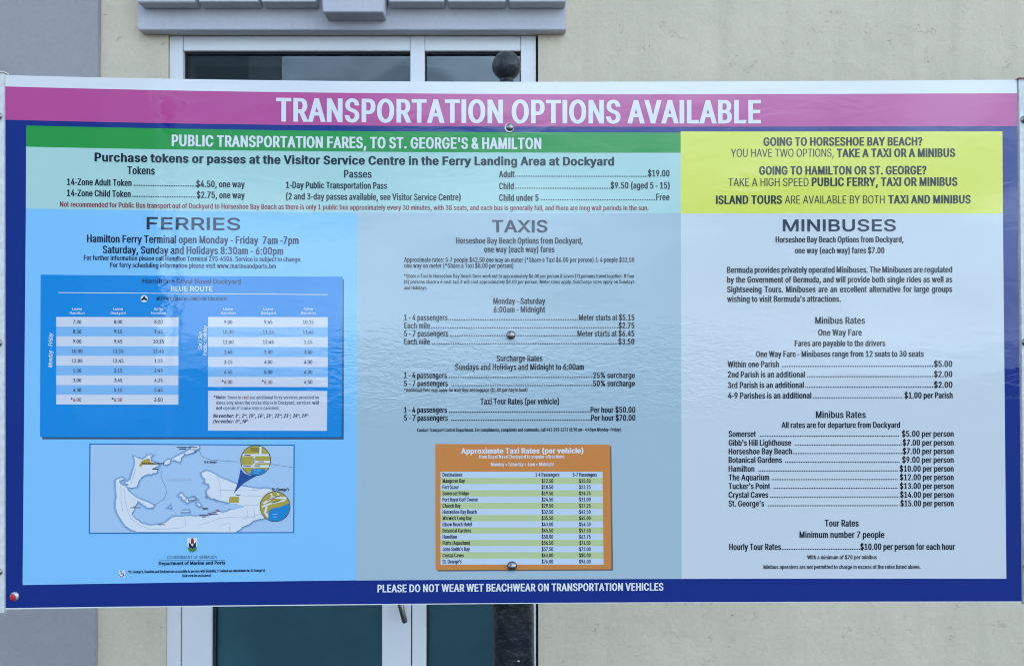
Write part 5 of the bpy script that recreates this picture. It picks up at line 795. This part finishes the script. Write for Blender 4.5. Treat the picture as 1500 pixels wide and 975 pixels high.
for side, (xt, yt), (xb, yb), s in (('l', (7.0, 108.0), (7.0, 896), -1), ('r', (1491.3, 117.4), (1499, 885), 1)):
    a = spt(xt, yt, .004); b = spt(xb, yb, .004); W = .05
    m = MB(); vv = []
    for p in (b, a):
        vv += [(p.x, p.y, p.z), (p.x + s * W, p.y, p.z), (p.x + s * W, p.y + .012, p.z), (p.x, p.y + .012, p.z)]
    m.add(vv, [(0, 1, 5, 4), (1, 2, 6, 5), (2, 3, 7, 6), (3, 0, 4, 7), (4, 5, 6, 7), (0, 3, 2, 1)])
    ch = m.build('side_channel', M['galv'], sign)
    p = a; MB().box(min(p.x - s * .003, p.x + s * (W + .003)), max(p.x - s * .003, p.x + s * (W + .003)), p.y - .003, p.y + .014, p.z + .0005, p.z + .0035).build('end_cap', M['wood' if s > 0 else 'galv'], ch)
    for px, py in (((-.5, 171), (-.5, 502), (-.5, 836)) if s < 0 else ((1499, 176), (1500.3, 501), (1502.5, 828))):
        c = spt(px, py, .005); r = 5.2 * PXM
        prof = [(0, r * 1.1), (.12 * r, r * 1.1), (.14 * r, r)] + [(r * (.15 + .6 * math.sin(R(t))), r * math.cos(R(t))) for t in range(10, 90, 10)] + [(r * .75, r * .06)]
        MB().lathe(c, (0, -1, 0), prof, 24).build('bolt', M['steel'], ch, True)
# back rails joining the channels to the post
for py in (200, 800):
    z = spt(750, py).z; MB().box(-1.19, 1.19, 1.83, 1.858, z - .02, z + .02, .002).build('back_rail', M['galv'], sign)
PY = 1.915                                           # post axis
bx, bz = at(752, 930, PY); ax, az = at(742, 97, PY)
PR = 30.3 * PY / F
axis = Vector((ax - bx, 0, az - bz)).normalized()
base = Vector((bx, PY, bz)) - axis * (bz / axis.z)
Lp = (az - base.z) / axis.z
rbll = 21.3 * PY / F
prof = [(0, PR * 1.5), (.03, PR * 1.5), (.045, PR * 1.15), (.09, PR * 1.02), (.10, PR), (Lp - .25, PR), (Lp - .23, PR * 1.1), (Lp - .20, PR * .8), (Lp - .12, PR * .62), (Lp - rbll - .026, rbll * .62)]
post = MB().lathe(base, axis, prof, 40).build('post', M['iron'], sign, True)
fprof = [(-rbll - .026, rbll * .60), (-rbll - .014, rbll * .66), (-rbll - .008, rbll * .64), (-rbll - .004, rbll * .50), (-rbll * .90, rbll * .45)] + [(-rbll * math.cos(R(t)), rbll * math.sin(R(t)) * 1.0) for t in range(30, 180, 8)] + [(rbll, .0005)]
fin = MB().lathe(Vector((ax, PY, az)), axis, fprof, 36).build('finial', M['iron'], post, True)
MB().lathe(Vector((ax, PY, az)), (1, 0, .1), [(-.0012, rbll * .99), (-.0006, rbll * 1.022), (.0006, rbll * 1.022), (.0012, rbll * .99)], 36).build('casting_seam', M['iron'], post, True)
sx_, sz_ = at(759, 968, PY - PR); MB().lathe((sx_, PY - PR * .97 , sz_), (0.1, -1, 0), [(-.01, .004), (.003, .004), (.005, .002)], 12).build('screw', M['steel'], post, True)
